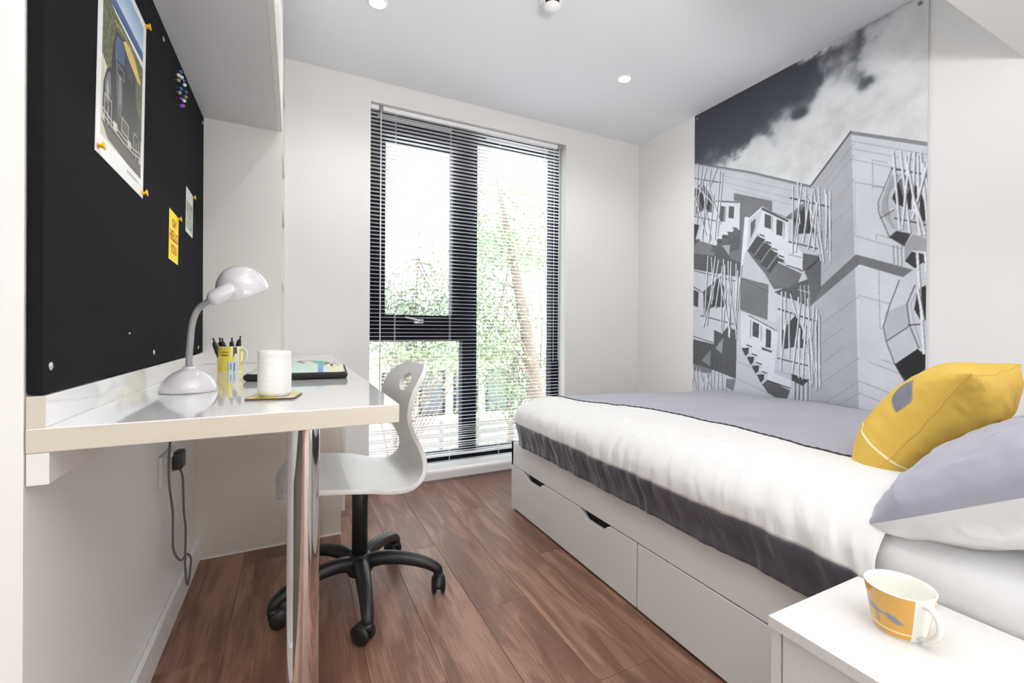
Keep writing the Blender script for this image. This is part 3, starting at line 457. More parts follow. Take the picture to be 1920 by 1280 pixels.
# ------------------------------------------------------------------ mural
ART=json.loads('''{"o":[["P",202,[[1,2041],[769,1682],[780,480],[2,345]]],["P",178,[[769,1682],[958,1884],[1003,519],[773,479]]],["P",212,[[958,1884],[1260,1714],[1269,565],[1003,519]]],["L",150,9,[[1,2039],[408,1855],[770,1668]]],["L",95,5,[[1,2046],[408,1862],[769,1675]]],["L",90,9,[[769,1678],[957,1886]]],["L",150,10,[[958,1877],[1260,1712]]],["L",110,4,[[958,1884],[1260,1719]]],["L",110,3,[[958,1873],[1260,1707]]],["L",170,3,[[220,1895],[766,1631]]],["L",170,3,[[231,1850],[682,1631]]],["L",170,3,[[299,1790],[675,1597]]],["L",165,2.5,[[962,1837],[1261,1669]]],["L",165,2.5,[[962,1801],[1261,1634]]],["L",165,2.5,[[963,1750],[1261,1583]]],["L",150,2.5,[[794,1627],[970,1821]]],["L",150,2.5,[[794,1585],[970,1767]]],["L",150,2.5,[[795,1475],[971,1651]]],["L",150,2.5,[[795,1399],[972,1529]]],["L",155,3,[[974,1637],[1162,1548]]],["L",155,3,[[976,1380],[1164,1287]]],["L",160,3,[[1049,1715],[1050,1584]]],["L",160,3,[[1047,1719],[1105,1687]]],["L",150,3,[[1050,1597],[1096,1575]]],["L",150,3,[[1066,1370],[1124,1342]]],["L",150,3,[[1066,1370],[1066,1346]]],["L",185,3,[[982,1373],[974,1644]]],["P",112,[[983,1290],[998,1240],[768,1049],[768,1101]]],["P",118,[[983,1290],[1209,1190],[1170,1162],[998,1240]]],["L",150,3,[[996,1087],[826,958]]],["L",150,3,[[927,938],[827,856]]],["L",150,3,[[927,840],[827,754]]],["L",150,3,[[1001,795],[822,651]]],["L",150,3,[[1002,687],[810,533]]],["L",150,3,[[1003,630],[881,538]]],["L",150,3,[[868,1246],[837,1223]]],["L",150,3,[[996,1094],[1126,1046]]],["L",150,3,[[1001,795],[1169,734]]],["L",150,3,[[1002,687],[1170,631]]],["L",150,3,[[1003,630],[1130,589]]],["L",150,3,[[1092,794],[1143,777]]],["L",150,3,[[1078,1202],[1085,938]]],["L",150,3,[[1085,938],[1096,935]]],["P",208,[[999,1084],[1076,1061],[1087,766],[1001,792]]],["P",160,[[1093,599],[1130,589],[1094,547]]],["P",120,[[307,1763],[556,1652],[557,1592],[495,1636],[419,1584],[392,1601],[382,1305],[196,1327],[284,1382],[278,1449],[348,1534],[351,1699],[307,1718]]],["P",176,[[278,1457],[284,1382],[225,1399]]],["P",235,[[383,1599],[415,1589],[382,1305],[359,1307]]],["P",205,[[385,1384],[447,1351],[532,1188],[360,1251]]],["P",120,[[360,1243],[539,1184],[534,983],[415,1025],[357,1050]]],["L",90,3,[[360,1239],[539,1142]]],["P",214,[[539,1180],[627,1099],[613,1012],[582,968],[534,987]]],["P",92,[[573,1140],[763,1196],[768,1042],[708,1080],[612,1115]]],["P",100,[[699,1338],[823,1320],[824,1135],[771,1049],[757,1190]]],["L",190,5,[[718,1165],[726,1044]]],["L",190,4,[[708,1144],[771,1119]]],["L",190,5,[[739,1163],[747,1043]]],["L",190,4,[[708,1144],[771,1119]]],["L",190,5,[[760,1161],[768,1042]]],["L",190,4,[[708,1144],[771,1119]]],["P",78,[[169,989],[335,922],[333,630],[161,672],[-8,703],[-10,866],[170,835]]],["P",150,[[181,810],[240,879],[231,778]]],["P",130,[[76,727],[144,800],[142,688]]],["P",92,[[1,1530],[357,1525],[349,1413],[175,1398],[226,1323],[0,1351]]],["P",150,[[225,1407],[283,1457],[282,1374]]],["P",92,[[-1,1495],[283,1448],[284,1366],[359,1332],[360,1243],[176,1287],[1,1333]]],["P",170,[[225,1458],[283,1448],[279,1383]]],["P",206,[[-3,1329],[166,1284],[169,989],[170,835],[-10,866]]],["P",120,[[-8,703],[161,672],[146,641],[-7,658]]],["L",150,3,[[342,736],[418,713],[585,647]]],["L",150,3,[[329,637],[632,542]]],["P",120,[[262,622],[333,630],[315,554],[263,573]]],["P",222,[[161,1750],[351,1699],[348,1534],[315,1553],[311,1529],[273,1541],[268,1513],[229,1524],[224,1496],[189,1506],[189,1455],[57,1512],[34,1542],[99,1670],[151,1701]]],["L",90,8,[[176,1746],[346,1696]]],["P",92,[[212,1708],[240,1697],[233,1603],[208,1612]]],["P",92,[[273,1691],[311,1679],[308,1606],[270,1620]]],["P",150,[[240,1697],[252,1693],[248,1596],[233,1603]]],["P",60,[[0,1638],[45,1620],[1,1494]]],["P",128,[[1,1485],[46,1518],[189,1455],[164,1399],[2,1440]]],["P",60,[[301,1556],[336,1542],[336,1535],[301,1548]]],["P",100,[[311,1544],[343,1532],[342,1494],[297,1518]]],["P",60,[[263,1536],[299,1522],[299,1515],[263,1529]]],["P",100,[[273,1524],[306,1512],[305,1473],[259,1498]]],["P",60,[[224,1516],[260,1502],[261,1495],[224,1508]]],["P",100,[[234,1504],[268,1492],[267,1453],[219,1477]]],["P",60,[[184,1495],[221,1481],[221,1474],[184,1487]]],["P",100,[[194,1483],[229,1471],[228,1431],[179,1456]]],["P",60,[[143,1474],[181,1460],[181,1453],[143,1466]]],["P",100,[[154,1462],[190,1450],[188,1410],[138,1434]]],["P",225,[[410,1586],[495,1635],[650,1519],[651,1403],[656,1272],[641,1266],[606,1291],[579,1314],[571,1349],[539,1369],[534,1407],[497,1429],[480,1470],[467,1496],[403,1397],[394,1406]]],["P",205,[[403,1401],[467,1507],[495,1621],[410,1578]]],["P",100,[[424,1559],[455,1576],[452,1522],[422,1457]]],["L",70,10,[[495,1622],[646,1520]]],["L",120,4,[[495,1630],[653,1530]]],["P",84,[[512,1590],[551,1570],[550,1495],[511,1514]]],["P",84,[[583,1545],[620,1522],[616,1442],[582,1459]]],["L",140,5,[[558,1565],[557,1483]]],["L",140,5,[[627,1517],[626,1429]]],["P",110,[[403,1393],[467,1465],[538,1414],[579,1348],[606,1291],[656,1257],[732,1241],[707,1180],[657,1155],[572,1155],[515,1250],[465,1310]]],["P",78,[[467,1473],[518,1442],[451,1366],[403,1397]]],["P",140,[[505,1435],[522,1425],[460,1357],[447,1367]]],["P",50,[[480,1482],[513,1464],[513,1457],[480,1474]]],["P",78,[[508,1425],[557,1396],[492,1321],[445,1350]]],["P",140,[[545,1389],[561,1379],[501,1312],[488,1321]]],["P",50,[[520,1435],[553,1418],[553,1410],[520,1427]]],["P",78,[[547,1380],[595,1352],[532,1276],[487,1304]]],["P",140,[[583,1344],[599,1335],[540,1267],[528,1276]]],["P",50,[[559,1389],[591,1373],[591,1366],[559,1382]]],["P",78,[[586,1335],[632,1308],[571,1232],[527,1260]]],["P",140,[[621,1301],[636,1292],[579,1224],[567,1233]]],["P",50,[[597,1345],[628,1329],[628,1322],[597,1337]]],["P",222,[[647,1404],[731,1368],[732,1241],[641,1266]]],["P",118,[[595,1305],[728,1235],[700,1195],[657,1159],[572,1177],[532,1226]]],["L",235,6,[[595,1305],[725,1231]]],["L",50,5,[[641,1281],[721,1246]]],["P",70,[[731,1333],[816,1293],[770,1244],[732,1241]]],["P",100,[[731,1333],[810,1294],[728,1235]]],["P",110,[[638,1536],[750,1596],[747,1485],[705,1437],[680,1412],[679,1520]]],["P",60,[[679,1520],[750,1586],[795,1448],[789,1428],[705,1437]]],["P",200,[[680,1427],[712,1441],[812,1424],[810,1308],[727,1334],[680,1405]]],["L",150,4,[[655,1337],[728,1309]]],["L",120,4,[[684,1426],[712,1439],[809,1424]]],["L",60,6,[[654,1406],[813,1342]]],["L",60,7,[[660,1642],[859,1546]]],["L",70,5,[[638,1540],[746,1601]]],["P",104,[[3,1870],[64,1898],[161,1759],[151,1676],[77,1710],[5,1691]]],["P",60,[[20,1848],[64,1871],[135,1757],[125,1699],[66,1730]]],["L",80,6,[[2,1942],[221,1849]]],["L",90,6,[[5,1686],[183,1617]]],["P",84,[[82,1183],[207,1258],[247,1188],[258,1071],[126,1067],[89,990]]],["P",60,[[104,1129],[197,1234],[258,1071],[168,1066]]],["P",208,[[105,1042],[168,1070],[296,1061],[297,971],[230,904],[95,955]]],["L",150,4,[[105,1051],[168,1074],[296,1061]]],["L",70,6,[[62,1021],[316,962]]],["P",70,[[-1,1198],[44,1177],[41,1075],[-4,1091]]],["L",60,6,[[-2,1216],[82,1170]]],["L",55,5,[[-4,884],[165,844]]],["L",80,5,[[3,1323],[342,1217]]],["L",210,14,[[71,1180],[216,1278]]],["P",224,[[362,1034],[415,1025],[598,923],[584,774],[577,684],[672,656],[669,598],[537,642],[504,677],[470,698],[470,744],[435,757],[431,796],[400,819],[364,825]]],["L",90,6,[[416,1013],[590,923]]],["P",72,[[442,977],[483,961],[480,880],[441,891]]],["P",72,[[526,938],[557,923],[555,825],[524,831]]],["L",140,5,[[497,953],[496,865]]],["L",140,5,[[429,985],[427,883]]],["P",90,[[503,830],[564,810],[560,799],[499,815]]],["P",58,[[370,818],[422,824],[418,792],[396,771]]],["P",210,[[420,831],[441,820],[435,797],[415,780]]],["P",48,[[402,842],[439,832],[439,826],[402,834]]],["P",58,[[405,767],[455,773],[451,742],[430,721]]],["P",210,[[453,781],[474,771],[468,747],[449,730]]],["P",48,[[436,791],[472,782],[472,776],[436,783]]],["P",58,[[438,717],[488,724],[484,693],[463,672]]],["P",210,[[486,732],[506,722],[501,698],[481,681]]],["P",48,[[469,742],[504,733],[504,727],[469,734]]],["P",58,[[471,668],[520,676],[516,646],[495,624]]],["P",210,[[518,684],[538,674],[532,651],[514,634]]],["P",48,[[501,693],[536,685],[536,679],[501,685]]],["P",92,[[505,616],[537,646],[669,602],[647,541],[586,551],[538,574]]],["L",50,6,[[537,642],[669,613]]],["L",170,4,[[584,699],[676,685]]],["P",60,[[676,693],[768,666],[734,634],[676,657]]],["P",66,[[621,923],[695,1009],[702,952],[689,837],[622,820]]],["P",60,[[695,1009],[738,917],[735,832],[696,834]]],["P",205,[[622,820],[760,830],[754,700],[683,693],[675,772]]],["L",60,6,[[596,771],[760,742]]],["L",50,7,[[597,1045],[812,969]]],["L",60,4,[[575,923],[613,960]]],["L",200,12,[[582,930],[680,1013]]],["P",200,[[1121,1649],[1191,1604],[1261,1561],[1264,1255],[1203,1310],[1113,1349],[1070,1487]]],["L",110,4,[[1124,1648],[1073,1517],[1076,1467],[1118,1349]]],["P",170,[[1121,1625],[1162,1619],[1114,1537],[1112,1477],[1154,1372],[1134,1382],[1086,1464],[1091,1524]]],["L",150,4,[[1134,1609],[1107,1520],[1115,1452],[1154,1372]]],["L",90,4,[[1081,1441],[1143,1469]]],["P",50,[[1127,1521],[1152,1592],[1181,1613],[1230,1524],[1244,1474],[1249,1382],[1202,1450],[1143,1487]]],["P",120,[[1152,1586],[1172,1610],[1192,1546],[1173,1492]]],["P",190,[[1118,1445],[1153,1485],[1202,1444],[1263,1368],[1263,1328],[1203,1357],[1144,1374]]],["L",70,6,[[1138,1429],[1263,1371]]],["P",70,[[1116,1348],[1144,1371],[1198,1349],[1174,1297]]],["P",165,[[1174,1297],[1203,1345],[1263,1311],[1264,1260],[1203,1275],[1177,1232]]],["P",62,[[1177,1232],[1201,1270],[1264,1246],[1264,1170],[1223,1186]]],["L",60,7,[[1124,1656],[1261,1582]]],["L",140,4,[[1134,1310],[1137,1207]]],["L",140,4,[[1149,1307],[1153,1206]]],["L",140,4,[[1164,1305],[1167,1204]]],["P",206,[[1170,1162],[1241,1218],[1264,1187],[1267,836],[1198,667],[1143,777],[1101,938],[1106,1011],[1156,1128]]],["P",186,[[1106,1011],[1191,1049],[1196,950],[1112,883],[1100,938]]],["P",200,[[1112,882],[1191,943],[1225,852],[1143,780]]],["L",90,4,[[1158,1152],[1123,1046],[1098,944],[1109,880],[1143,777],[1198,670]]],["L",70,4,[[1112,880],[1191,943]]],["L",110,5,[[1214,1123],[1186,1043],[1196,950],[1230,852]]],["L",170,4,[[1228,1116],[1200,1043],[1210,973],[1239,858]]],["P",54,[[1212,1019],[1223,1105],[1251,1120],[1265,1108],[1266,972],[1234,972]]],["P",42,[[1143,777],[1225,849],[1258,819],[1259,745],[1203,670]]],["P",96,[[1203,670],[1208,711],[1258,779],[1259,717]]],["L",60,5,[[1191,950],[1234,955]]],["L",95,6.5,[[35,2023],[16,1686]]],["L",232,5,[[30,2028],[11,1689]]],["L",95,6.5,[[68,1999],[28,1630]]],["L",232,5,[[63,2004],[22,1633]]],["L",95,6.5,[[106,1979],[16,1739]]],["L",232,5,[[101,1983],[10,1743]]],["L",95,6.5,[[138,1960],[73,1506]]],["L",232,5,[[133,1964],[68,1510]]],["L",95,6.5,[[185,1950],[113,1812]]],["L",232,5,[[179,1954],[108,1816]]],["L",95,6.5,[[210,1929],[174,1498]]],["L",232,5,[[205,1933],[169,1501]]],["L",95,6.5,[[230,1910],[194,1520]]],["L",232,5,[[225,1914],[189,1523]]],["L",95,6.5,[[70,1889],[143,1503]]],["L",232,5,[[64,1893],[137,1506]]],["L",95,6.5,[[102,1876],[73,1497]]],["L",232,5,[[97,1880],[68,1501]]],["L",95,6.5,[[129,1833],[218,1591]]],["L",232,5,[[124,1837],[213,1594]]],["L",95,6.5,[[9,1812],[105,1544]]],["L",232,5,[[4,1816],[100,1548]]],["L",95,6.5,[[166,1789],[127,1488]]],["L",232,5,[[161,1793],[122,1492]]],["L",95,6.5,[[25,1879],[177,1710]]],["L",232,5,[[20,1884],[172,1714]]],["L",95,7.0,[[678,1698],[677,1339]]],["L",234,5.5,[[674,1701],[673,1342]]],["L",95,7.0,[[703,1713],[715,1489]]],["L",234,5.5,[[699,1716],[712,1492]]],["L",95,7.0,[[724,1700],[691,1423]]],["L",234,5.5,[[721,1703],[687,1426]]],["L",95,7.0,[[731,1669],[770,1568]]],["L",234,5.5,[[728,1672],[767,1571]]],["L",95,7.0,[[745,1672],[747,1455]]],["L",234,5.5,[[742,1676],[744,1458]]],["L",95,7.0,[[760,1592],[734,1387]]],["L",234,5.5,[[756,1595],[730,1390]]],["L",95,7.0,[[780,1663],[771,1520]]],["L",234,5.5,[[776,1666],[767,1522]]],["L",95,7.0,[[771,1520],[789,1343]]],["L",234,5.5,[[767,1522],[786,1346]]],["L",95,7.0,[[810,1655],[829,1310]]],["L",234,5.5,[[807,1658],[826,1312]]],["L",95,7.0,[[787,1654],[839,1268]]],["L",234,5.5,[[783,1657],[836,1270]]],["L",95,7.0,[[843,1636],[858,1312]]],["L",234,5.5,[[839,1639],[855,1315]]],["L",95,7.0,[[849,1610],[848,1334]]],["L",234,5.5,[[846,1613],[845,1337]]],["L",95,7.0,[[865,1619],[870,1267]]],["L",234,5.5,[[862,1622],[867,1270]]],["L",95,7.0,[[774,1547],[826,1276]]],["L",234,5.5,[[771,1550],[823,1279]]],["L",95,7.0,[[797,1562],[759,1348]]],["L",234,5.5,[[794,1565],[755,1350]]],["L",95,7.0,[[708,1491],[695,1343]]],["L",234,5.5,[[705,1494],[692,1346]]],["L",95,7.0,[[804,1581],[789,1336]]],["L",234,5.5,[[801,1584],[786,1339]]],["L",95,8.5,[[1131,1725],[1159,1372]]],["L",236,7,[[1128,1728],[1156,1374]]],["L",95,8.5,[[1157,1720],[1195,1351]]],["L",236,7,[[1155,1723],[1193,1353]]],["L",95,8.5,[[1178,1694],[1184,1605]]],["L",236,7,[[1176,1697],[1181,1607]]],["L",95,8.5,[[1193,1701],[1166,1374]]],["L",236,7,[[1190,1704],[1164,1376]]],["L",95,8.5,[[1210,1693],[1204,1442]]],["L",236,7,[[1207,1695],[1202,1444]]],["L",95,8.5,[[1221,1680],[1229,1339]]],["L",236,7,[[1219,1682],[1226,1341]]],["L",95,8.5,[[1231,1682],[1261,1333]]],["L",236,7,[[1228,1685],[1259,1335]]],["L",95,8.5,[[1240,1639],[1262,1468]]],["L",236,7,[[1238,1642],[1260,1470]]],["L",95,8.5,[[1261,1655],[1205,1413]]],["L",236,7,[[1258,1658],[1202,1415]]],["L",95,8.5,[[1189,1627],[1233,1332]]],["L",236,7,[[1186,1629],[1231,1334]]],["L",95,8.5,[[1214,1480],[1249,1335]]],["L",236,7,[[1211,1482],[1247,1337]]],["L",95,9.5,[[1222,1259],[1249,828]]],["L",238,8,[[1220,1261],[1247,830]]],["L",95,9.5,[[1250,1255],[1260,1101]]],["L",238,8,[[1248,1257],[1258,1102]]],["L",95,9.5,[[1226,1103],[1245,970]]],["L",238,8,[[1223,1105],[1243,972]]],["L",95,7.0,[[123,1403],[95,952]]],["L",236,5.5,[[117,1406],[90,955]]],["L",95,7.0,[[149,1390],[167,1123]]],["L",236,5.5,[[144,1394],[162,1126]]],["L",95,7.0,[[180,1390],[117,952]]],["L",236,5.5,[[175,1394],[111,955]]],["L",95,7.0,[[205,1366],[152,1090]]],["L",236,5.5,[[200,1369],[147,1092]]],["L",95,7.0,[[240,1365],[263,1035]]],["L",236,5.5,[[235,1368],[258,1037]]],["L",95,7.0,[[250,1326],[253,1085]]],["L",236,5.5,[[246,1329],[248,1088]]],["L",95,7.0,[[274,1348],[284,886]]],["L",236,5.5,[[270,1351],[279,888]]],["L",95,7.0,[[294,1342],[289,878]]],["L",236,5.5,[[289,1345],[284,880]]],["L",95,7.0,[[331,1325],[336,870]]],["L",236,5.5,[[327,1328],[331,873]]],["L",95,7.0,[[344,1283],[326,960]]],["L",236,5.5,[[339,1286],[321,962]]],["L",95,7.0,[[368,1312],[330,935]]],["L",236,5.5,[[364,1315],[326,938]]],["L",95,7.0,[[231,1320],[225,918]]],["L",236,5.5,[[226,1323],[220,921]]],["L",95,7.0,[[217,1263],[183,1063]]],["L",236,5.5,[[211,1266],[178,1065]]],["L",95,7.0,[[262,1176],[235,902]]],["L",236,5.5,[[257,1179],[230,904]]],["L",95,7.0,[[212,1255],[293,919]]],["L",236,5.5,[[207,1258],[288,921]]],["L",95,7.0,[[171,1208],[90,944]]],["L",236,5.5,[[166,1211],[84,946]]],["L",95,7.0,[[300,1197],[283,952]]],["L",236,5.5,[[295,1200],[278,954]]],["L",95,7.0,[[276,1241],[326,952]]],["L",236,5.5,[[271,1244],[321,954]]],["L",95,7.0,[[619,1134],[619,700]]],["L",236,5.5,[[615,1137],[615,702]]],["L",95,7.0,[[642,1133],[633,826]]],["L",236,5.5,[[638,1135],[630,828]]],["L",95,7.0,[[668,1120],[706,993]]],["L",236,5.5,[[664,1122],[702,995]]],["L",95,7.0,[[712,1099],[714,836]]],["L",236,5.5,[[708,1102],[710,838]]],["L",95,7.0,[[723,1070],[683,698]]],["L",236,5.5,[[719,1073],[679,700]]],["L",95,7.0,[[662,1023],[664,776]]],["L",236,5.5,[[658,1025],[660,778]]],["L",95,7.0,[[744,1062],[738,879]]],["L",236,5.5,[[740,1064],[735,881]]],["L",95,7.0,[[761,1089],[769,978]]],["L",236,5.5,[[757,1092],[765,980]]],["L",95,7.0,[[738,957],[760,810]]],["L",236,5.5,[[734,959],[756,812]]],["L",95,7.0,[[752,950],[737,668]]],["L",236,5.5,[[748,952],[733,670]]],["L",95,7.0,[[776,970],[789,645]]],["L",236,5.5,[[772,973],[785,647]]],["L",95,7.0,[[792,1046],[780,839]]],["L",236,5.5,[[788,1048],[777,841]]],["L",95,7.0,[[809,1032],[805,702]]],["L",236,5.5,[[805,1034],[801,704]]],["L",95,7.0,[[819,1004],[825,636]]],["L",236,5.5,[[815,1006],[822,638]]],["L",95,7.0,[[802,977],[809,620]]],["L",236,5.5,[[799,979],[806,622]]],["L",95,7.0,[[763,880],[778,637]]],["L",236,5.5,[[759,882],[775,639]]],["L",95,7.0,[[720,936],[715,673]]],["L",236,5.5,[[717,938],[712,675]]],["L",95,7.0,[[772,936],[798,709]]],["L",236,5.5,[[769,938],[795,710]]],["L",95,7.0,[[647,979],[622,781]]],["L",236,5.5,[[643,982],[619,783]]],["L",95,6.0,[[15,684],[0,539]]],["L",232,4.5,[[9,687],[-6,541]]],["L",95,6.0,[[38,677],[50,528]]],["L",232,4.5,[[32,679],[45,530]]],["L",95,6.0,[[65,671],[94,550]]],["L",232,4.5,[[60,673],[88,552]]],["L",95,6.0,[[10,630],[39,517]]],["L",232,4.5,[[4,632],[34,519]]],["L",95,6.0,[[93,620],[94,515]]],["L",232,4.5,[[88,622],[89,517]]],["L",95,6.0,[[135,650],[116,518]]],["L",232,4.5,[[130,652],[110,520]]],["L",95,6.0,[[151,643],[158,524]]],["L",232,4.5,[[146,645],[152,525]]],["L",95,6.0,[[177,671],[173,526]]],["L",232,4.5,[[172,673],[168,527]]],["L",95,6.0,[[207,657],[204,529]]],["L",232,4.5,[[202,659],[199,531]]],["L",95,6.0,[[232,650],[239,534]]],["L",232,4.5,[[227,652],[234,536]]],["L",95,6.0,[[267,629],[263,537]]],["L",232,4.5,[[262,631],[258,539]]],["L",95,6.0,[[120,640],[147,557]]],["L",232,4.5,[[114,642],[142,559]]],["L",60,4,[[160,758],[170,673]]],["L",60,4,[[191,760],[200,675]]],["L",60,4,[[221,761],[230,678]]],["L",60,4,[[261,763],[269,681]]],["L",90,6,[[698,666],[696,530]]],["L",90,6,[[719,668],[717,533]]],["L",90,6,[[740,670],[739,536]]],["L",90,6,[[764,673],[763,540]]]],"sky":[[-38,1954],[335,1893],[458,1979],[572,2058],[663,2102],[755,2133],[828,2229],[987,2188],[1053,2290],[1156,2373],[1174,2573]],"wisps":[[[389,1972],60],[[704,2376],60],[[240,1889],50],[[890,2383],45]],"darks":[[[1055,2079],40],[[707,2076],30]]}''')
MW,MH,MZ=1.256,2.066,.296
S_=1/1.5  # supersampled pixels per mm
WW,HH=int(MW*1000*S_)//2*2,int(MH*1000*S_)//2*2
img=np.zeros((HH,WW,3)); yy,xx=np.mgrid[0:HH,0:WW]; um=xx/S_; vm=yy/S_+MZ*1000
nz=vnoise(HH,WW,170,4,6)-.5; nz2=vnoise(HH,WW,60,9,5)-.5
sk=np.array(ART['sky'],float); bd=np.interp(um+nz2*60,sk[:,0],sk[:,1])
d=(bd-vm)+nz*330+nz2*110
for (p,r) in ART['wisps']: d+=190*np.exp(-(((um-p[0])/(r*2.4))**2+((vm-p[1])/(r*1.1))**2))*(.4+2.2*np.clip(nz2+.25,0,1))
for (p,r) in ART['darks']: d-=130*np.exp(-(((um-p[0])/(r*1.6))**2+((vm-p[1])/(r*1.0))**2))
t=1/(1+np.exp(-d/26)); dark=np.array([70,74,87.]); lt=np.array([221,224,226.])
vg=(62+20*np.clip((2366-vm)/500,0,1))[...,None]*np.array([.96,1.0,1.14])
cl=lt*(1-.10*np.clip(nz2*2+.3,0,1)[...,None])
img[:]=vg*(1-t[...,None])+cl*t[...,None]
def mp(P): return [((p[0])*S_,(p[1]-MZ*1000)*S_) for p in P]
tint=np.array([.975,.99,1.03])
for o in ART['o']:
    if o[0]=='P': fill(img,mp(o[2]),o[1]*tint)
    else: stroke(img,mp(o[3]),max(o[2]*.75,2.2)*1.15*S_*1.25,o[1]*tint,.95)
bl_=vm<1930; tex=(vnoise(HH,WW,90,21,4)-.5)*16+(vnoise(HH,WW,8,23,2)-.5)*7
img+=np.where(bl_,tex,0)[...,None]
img=down2(img)
img=img[:, :]
mu=thing('wall_mural','black and white wall panel showing a modern building against a dark cloudy sky','wall panel',(0,0,0))
box('panel',XR-.005,XR-.0005,2.191-MW,2.191,MZ,MZ+MH,mat('mural_board_edge',(.6,.62,.62,1),.3),mu)
grid_print('print',img,MW,MH,vcol_mat('mural_print',.42,.35),mu,lambda u,v:(XR-.0056,2.191-u,MZ+v))
for y,z in ((2.168,2.335),(.965,2.335)): lathe('screw',[(0,0),(.009,0),(.008,.004),(0,.005)],mat('dark_screw_cap',(.25,.26,.28,1),.4),mu,16,axis=(-1,0,0),origin=(XR-.0056,y,z))

# ------------------------------------------------------------------ prints on the pinboard
# car poster
PW,PH=.288,.42; q=1400
img=np.zeros((int(PH*q),int(PW*q),3))+246; H_,W_=img.shape[:2]
def P_(L): return [(a*W_,b*H_) for a,b in L]
b=.075; bt_=.12
bt_=.095
def vgrad(v0,v1,c0,c1):
    for k in range(12): f=k/11; fill(img,P_([(b,v0+(v1-v0)*k/12),(1-b,v0+(v1-v0)*k/12),(1-b,v0+(v1-v0)*(k+1)/12+.002),(b,v0+(v1-v0)*(k+1)/12+.002)]),[c0[i]*(1-f)+c1[i]*f for i in range(3)])
vgrad(.81,.955,(206,222,240),(150,186,226)); vgrad(.755,.81,(40,84,140),(66,116,170))
fill(img,P_([(b,.77),(.3,.745),(.62,.735),(1-b,.72),(1-b,.30),(b,.34)]),(98,102,66))
sp=vnoise(H_,W_,6,3,3); s,M=poly_mask(P_([(b,.77),(.3,.745),(.62,.735),(1-b,.72),(1-b,.30),(b,.34)]),W_,H_)
sub=img[s]; sub[M]+=((sp[s][M]-.5)*120)[:,None]
fill(img,P_([(b,.42),(.2,.36),(1-b,.30),(1-b,bt_),(b,bt_)]),(208,200,186)); fill(img,P_([(b,.46),(.17,.43),(.17,.38),(b,.40)]),(220,214,204))
body=[(.10,.22),(.11,.34),(.16,.42),(.24,.46),(.27,.60),(.33,.67),(.50,.69),(.66,.66),(.74,.60),(.78,.47),(.86,.42),(.905,.33),(.905,.22),(.86,.165),(.16,.165)]
fill(img,P_([(.08,.17),(.92,.17),(.93,bt_),(.62,bt_),(.20,.11)]),(84,80,76)); fill(img,P_(body),(26,28,34))
fill(img,P_([(.30,.60),(.34,.655),(.50,.675),(.50,.56),(.31,.53)]),(64,90,130)); fill(img,P_([(.53,.56),(.53,.67),(.64,.645),(.70,.585),(.70,.53)]),(44,62,92))
fill(img,P_([(.14,.36),(.18,.41),(.23,.43),(.25,.34),(.20,.26),(.15,.27)]),(112,116,120)); fill(img,P_([(.16,.34),(.19,.385),(.21,.33),(.18,.28)]),(170,172,174))
fill(img,P_([(.36,.50),(.46,.51),(.48,.36),(.44,.28),(.38,.30)]),(92,96,98)); fill(img,P_([(.39,.49),(.43,.495),(.44,.36),(.41,.33)]),(150,152,152))
stroke(img,P_([(.33,.56),(.36,.40),(.40,.26)]),3,(150,150,150)); fill(img,P_([(.34,.52),(.50,.53),(.50,.485),(.35,.475)]),(40,42,46)); stroke(img,P_([(.34,.52),(.50,.53),(.50,.485),(.35,.475),(.34,.52)]),2.5,(150,150,150))
L_=[(.46,.675),(.52,.70),(.62,.705),(.74,.68),(.86,.625),(.88,.605),(.80,.60),(.66,.62),(.54,.645)]; fill(img,P_(L_),(234,200,96)); stroke(img,P_([(.28,.70),(.48,.715),(.66,.715),(.88,.62)]),2.5,(205,180,130))
fill(img,P_([(.46,.30),(.62,.30),(.62,.225),(.46,.225)]),(186,172,160)); fill(img,P_([(.475,.29),(.605,.29),(.605,.235),(.475,.235)]),(92,74,70))
for L in ([(.09,.20),(.30,.185),(.52,.18),(.74,.185),(.91,.205)],[(.09,.225),(.30,.21),(.52,.205),(.74,.21),(.91,.23)]): stroke(img,P_(L),5,(206,198,182))
for u0 in (.14,.74): stroke(img,P_([(u0,.185),(u0,.30),(u0+.12,.30),(u0+.12,.18)]),4,(198,194,184)); stroke(img,P_([(u0+.06,.17),(u0+.06,.26)]),4,(220,214,200))
fill(img,P_([(.30,.225),(.38,.23),(.38,.19),(.30,.19)]),(224,222,214)); fill(img,P_([(.60,.225),(.68,.225),(.68,.19),(.60,.19)]),(226,224,216)); fill(img,P_([(.80,.36),(.84,.39),(.88,.34),(.86,.28),(.82,.28)]),(64,68,72))
for i in range(14): a=.60+i*.02; fill(img,P_([(a,.055),(a+.012,.055),(a+.012,.066),(a,.066)]),(120,120,125))
po=thing('poster','poster photograph of a black vintage car with a yellow surfboard','poster',(XB+.0012,1.075,1.238)); po.rotation_euler=(math.radians(-3),0,0)
box('sheet',-.0006,-.0001,0,PW,0,PH,mat('poster_paper',(.85,.85,.85,1),.4),po)
grid_print('print',img,PW,PH,vcol_mat('poster_print',.3,.5),po,lambda u,v:(.0002,u,v))
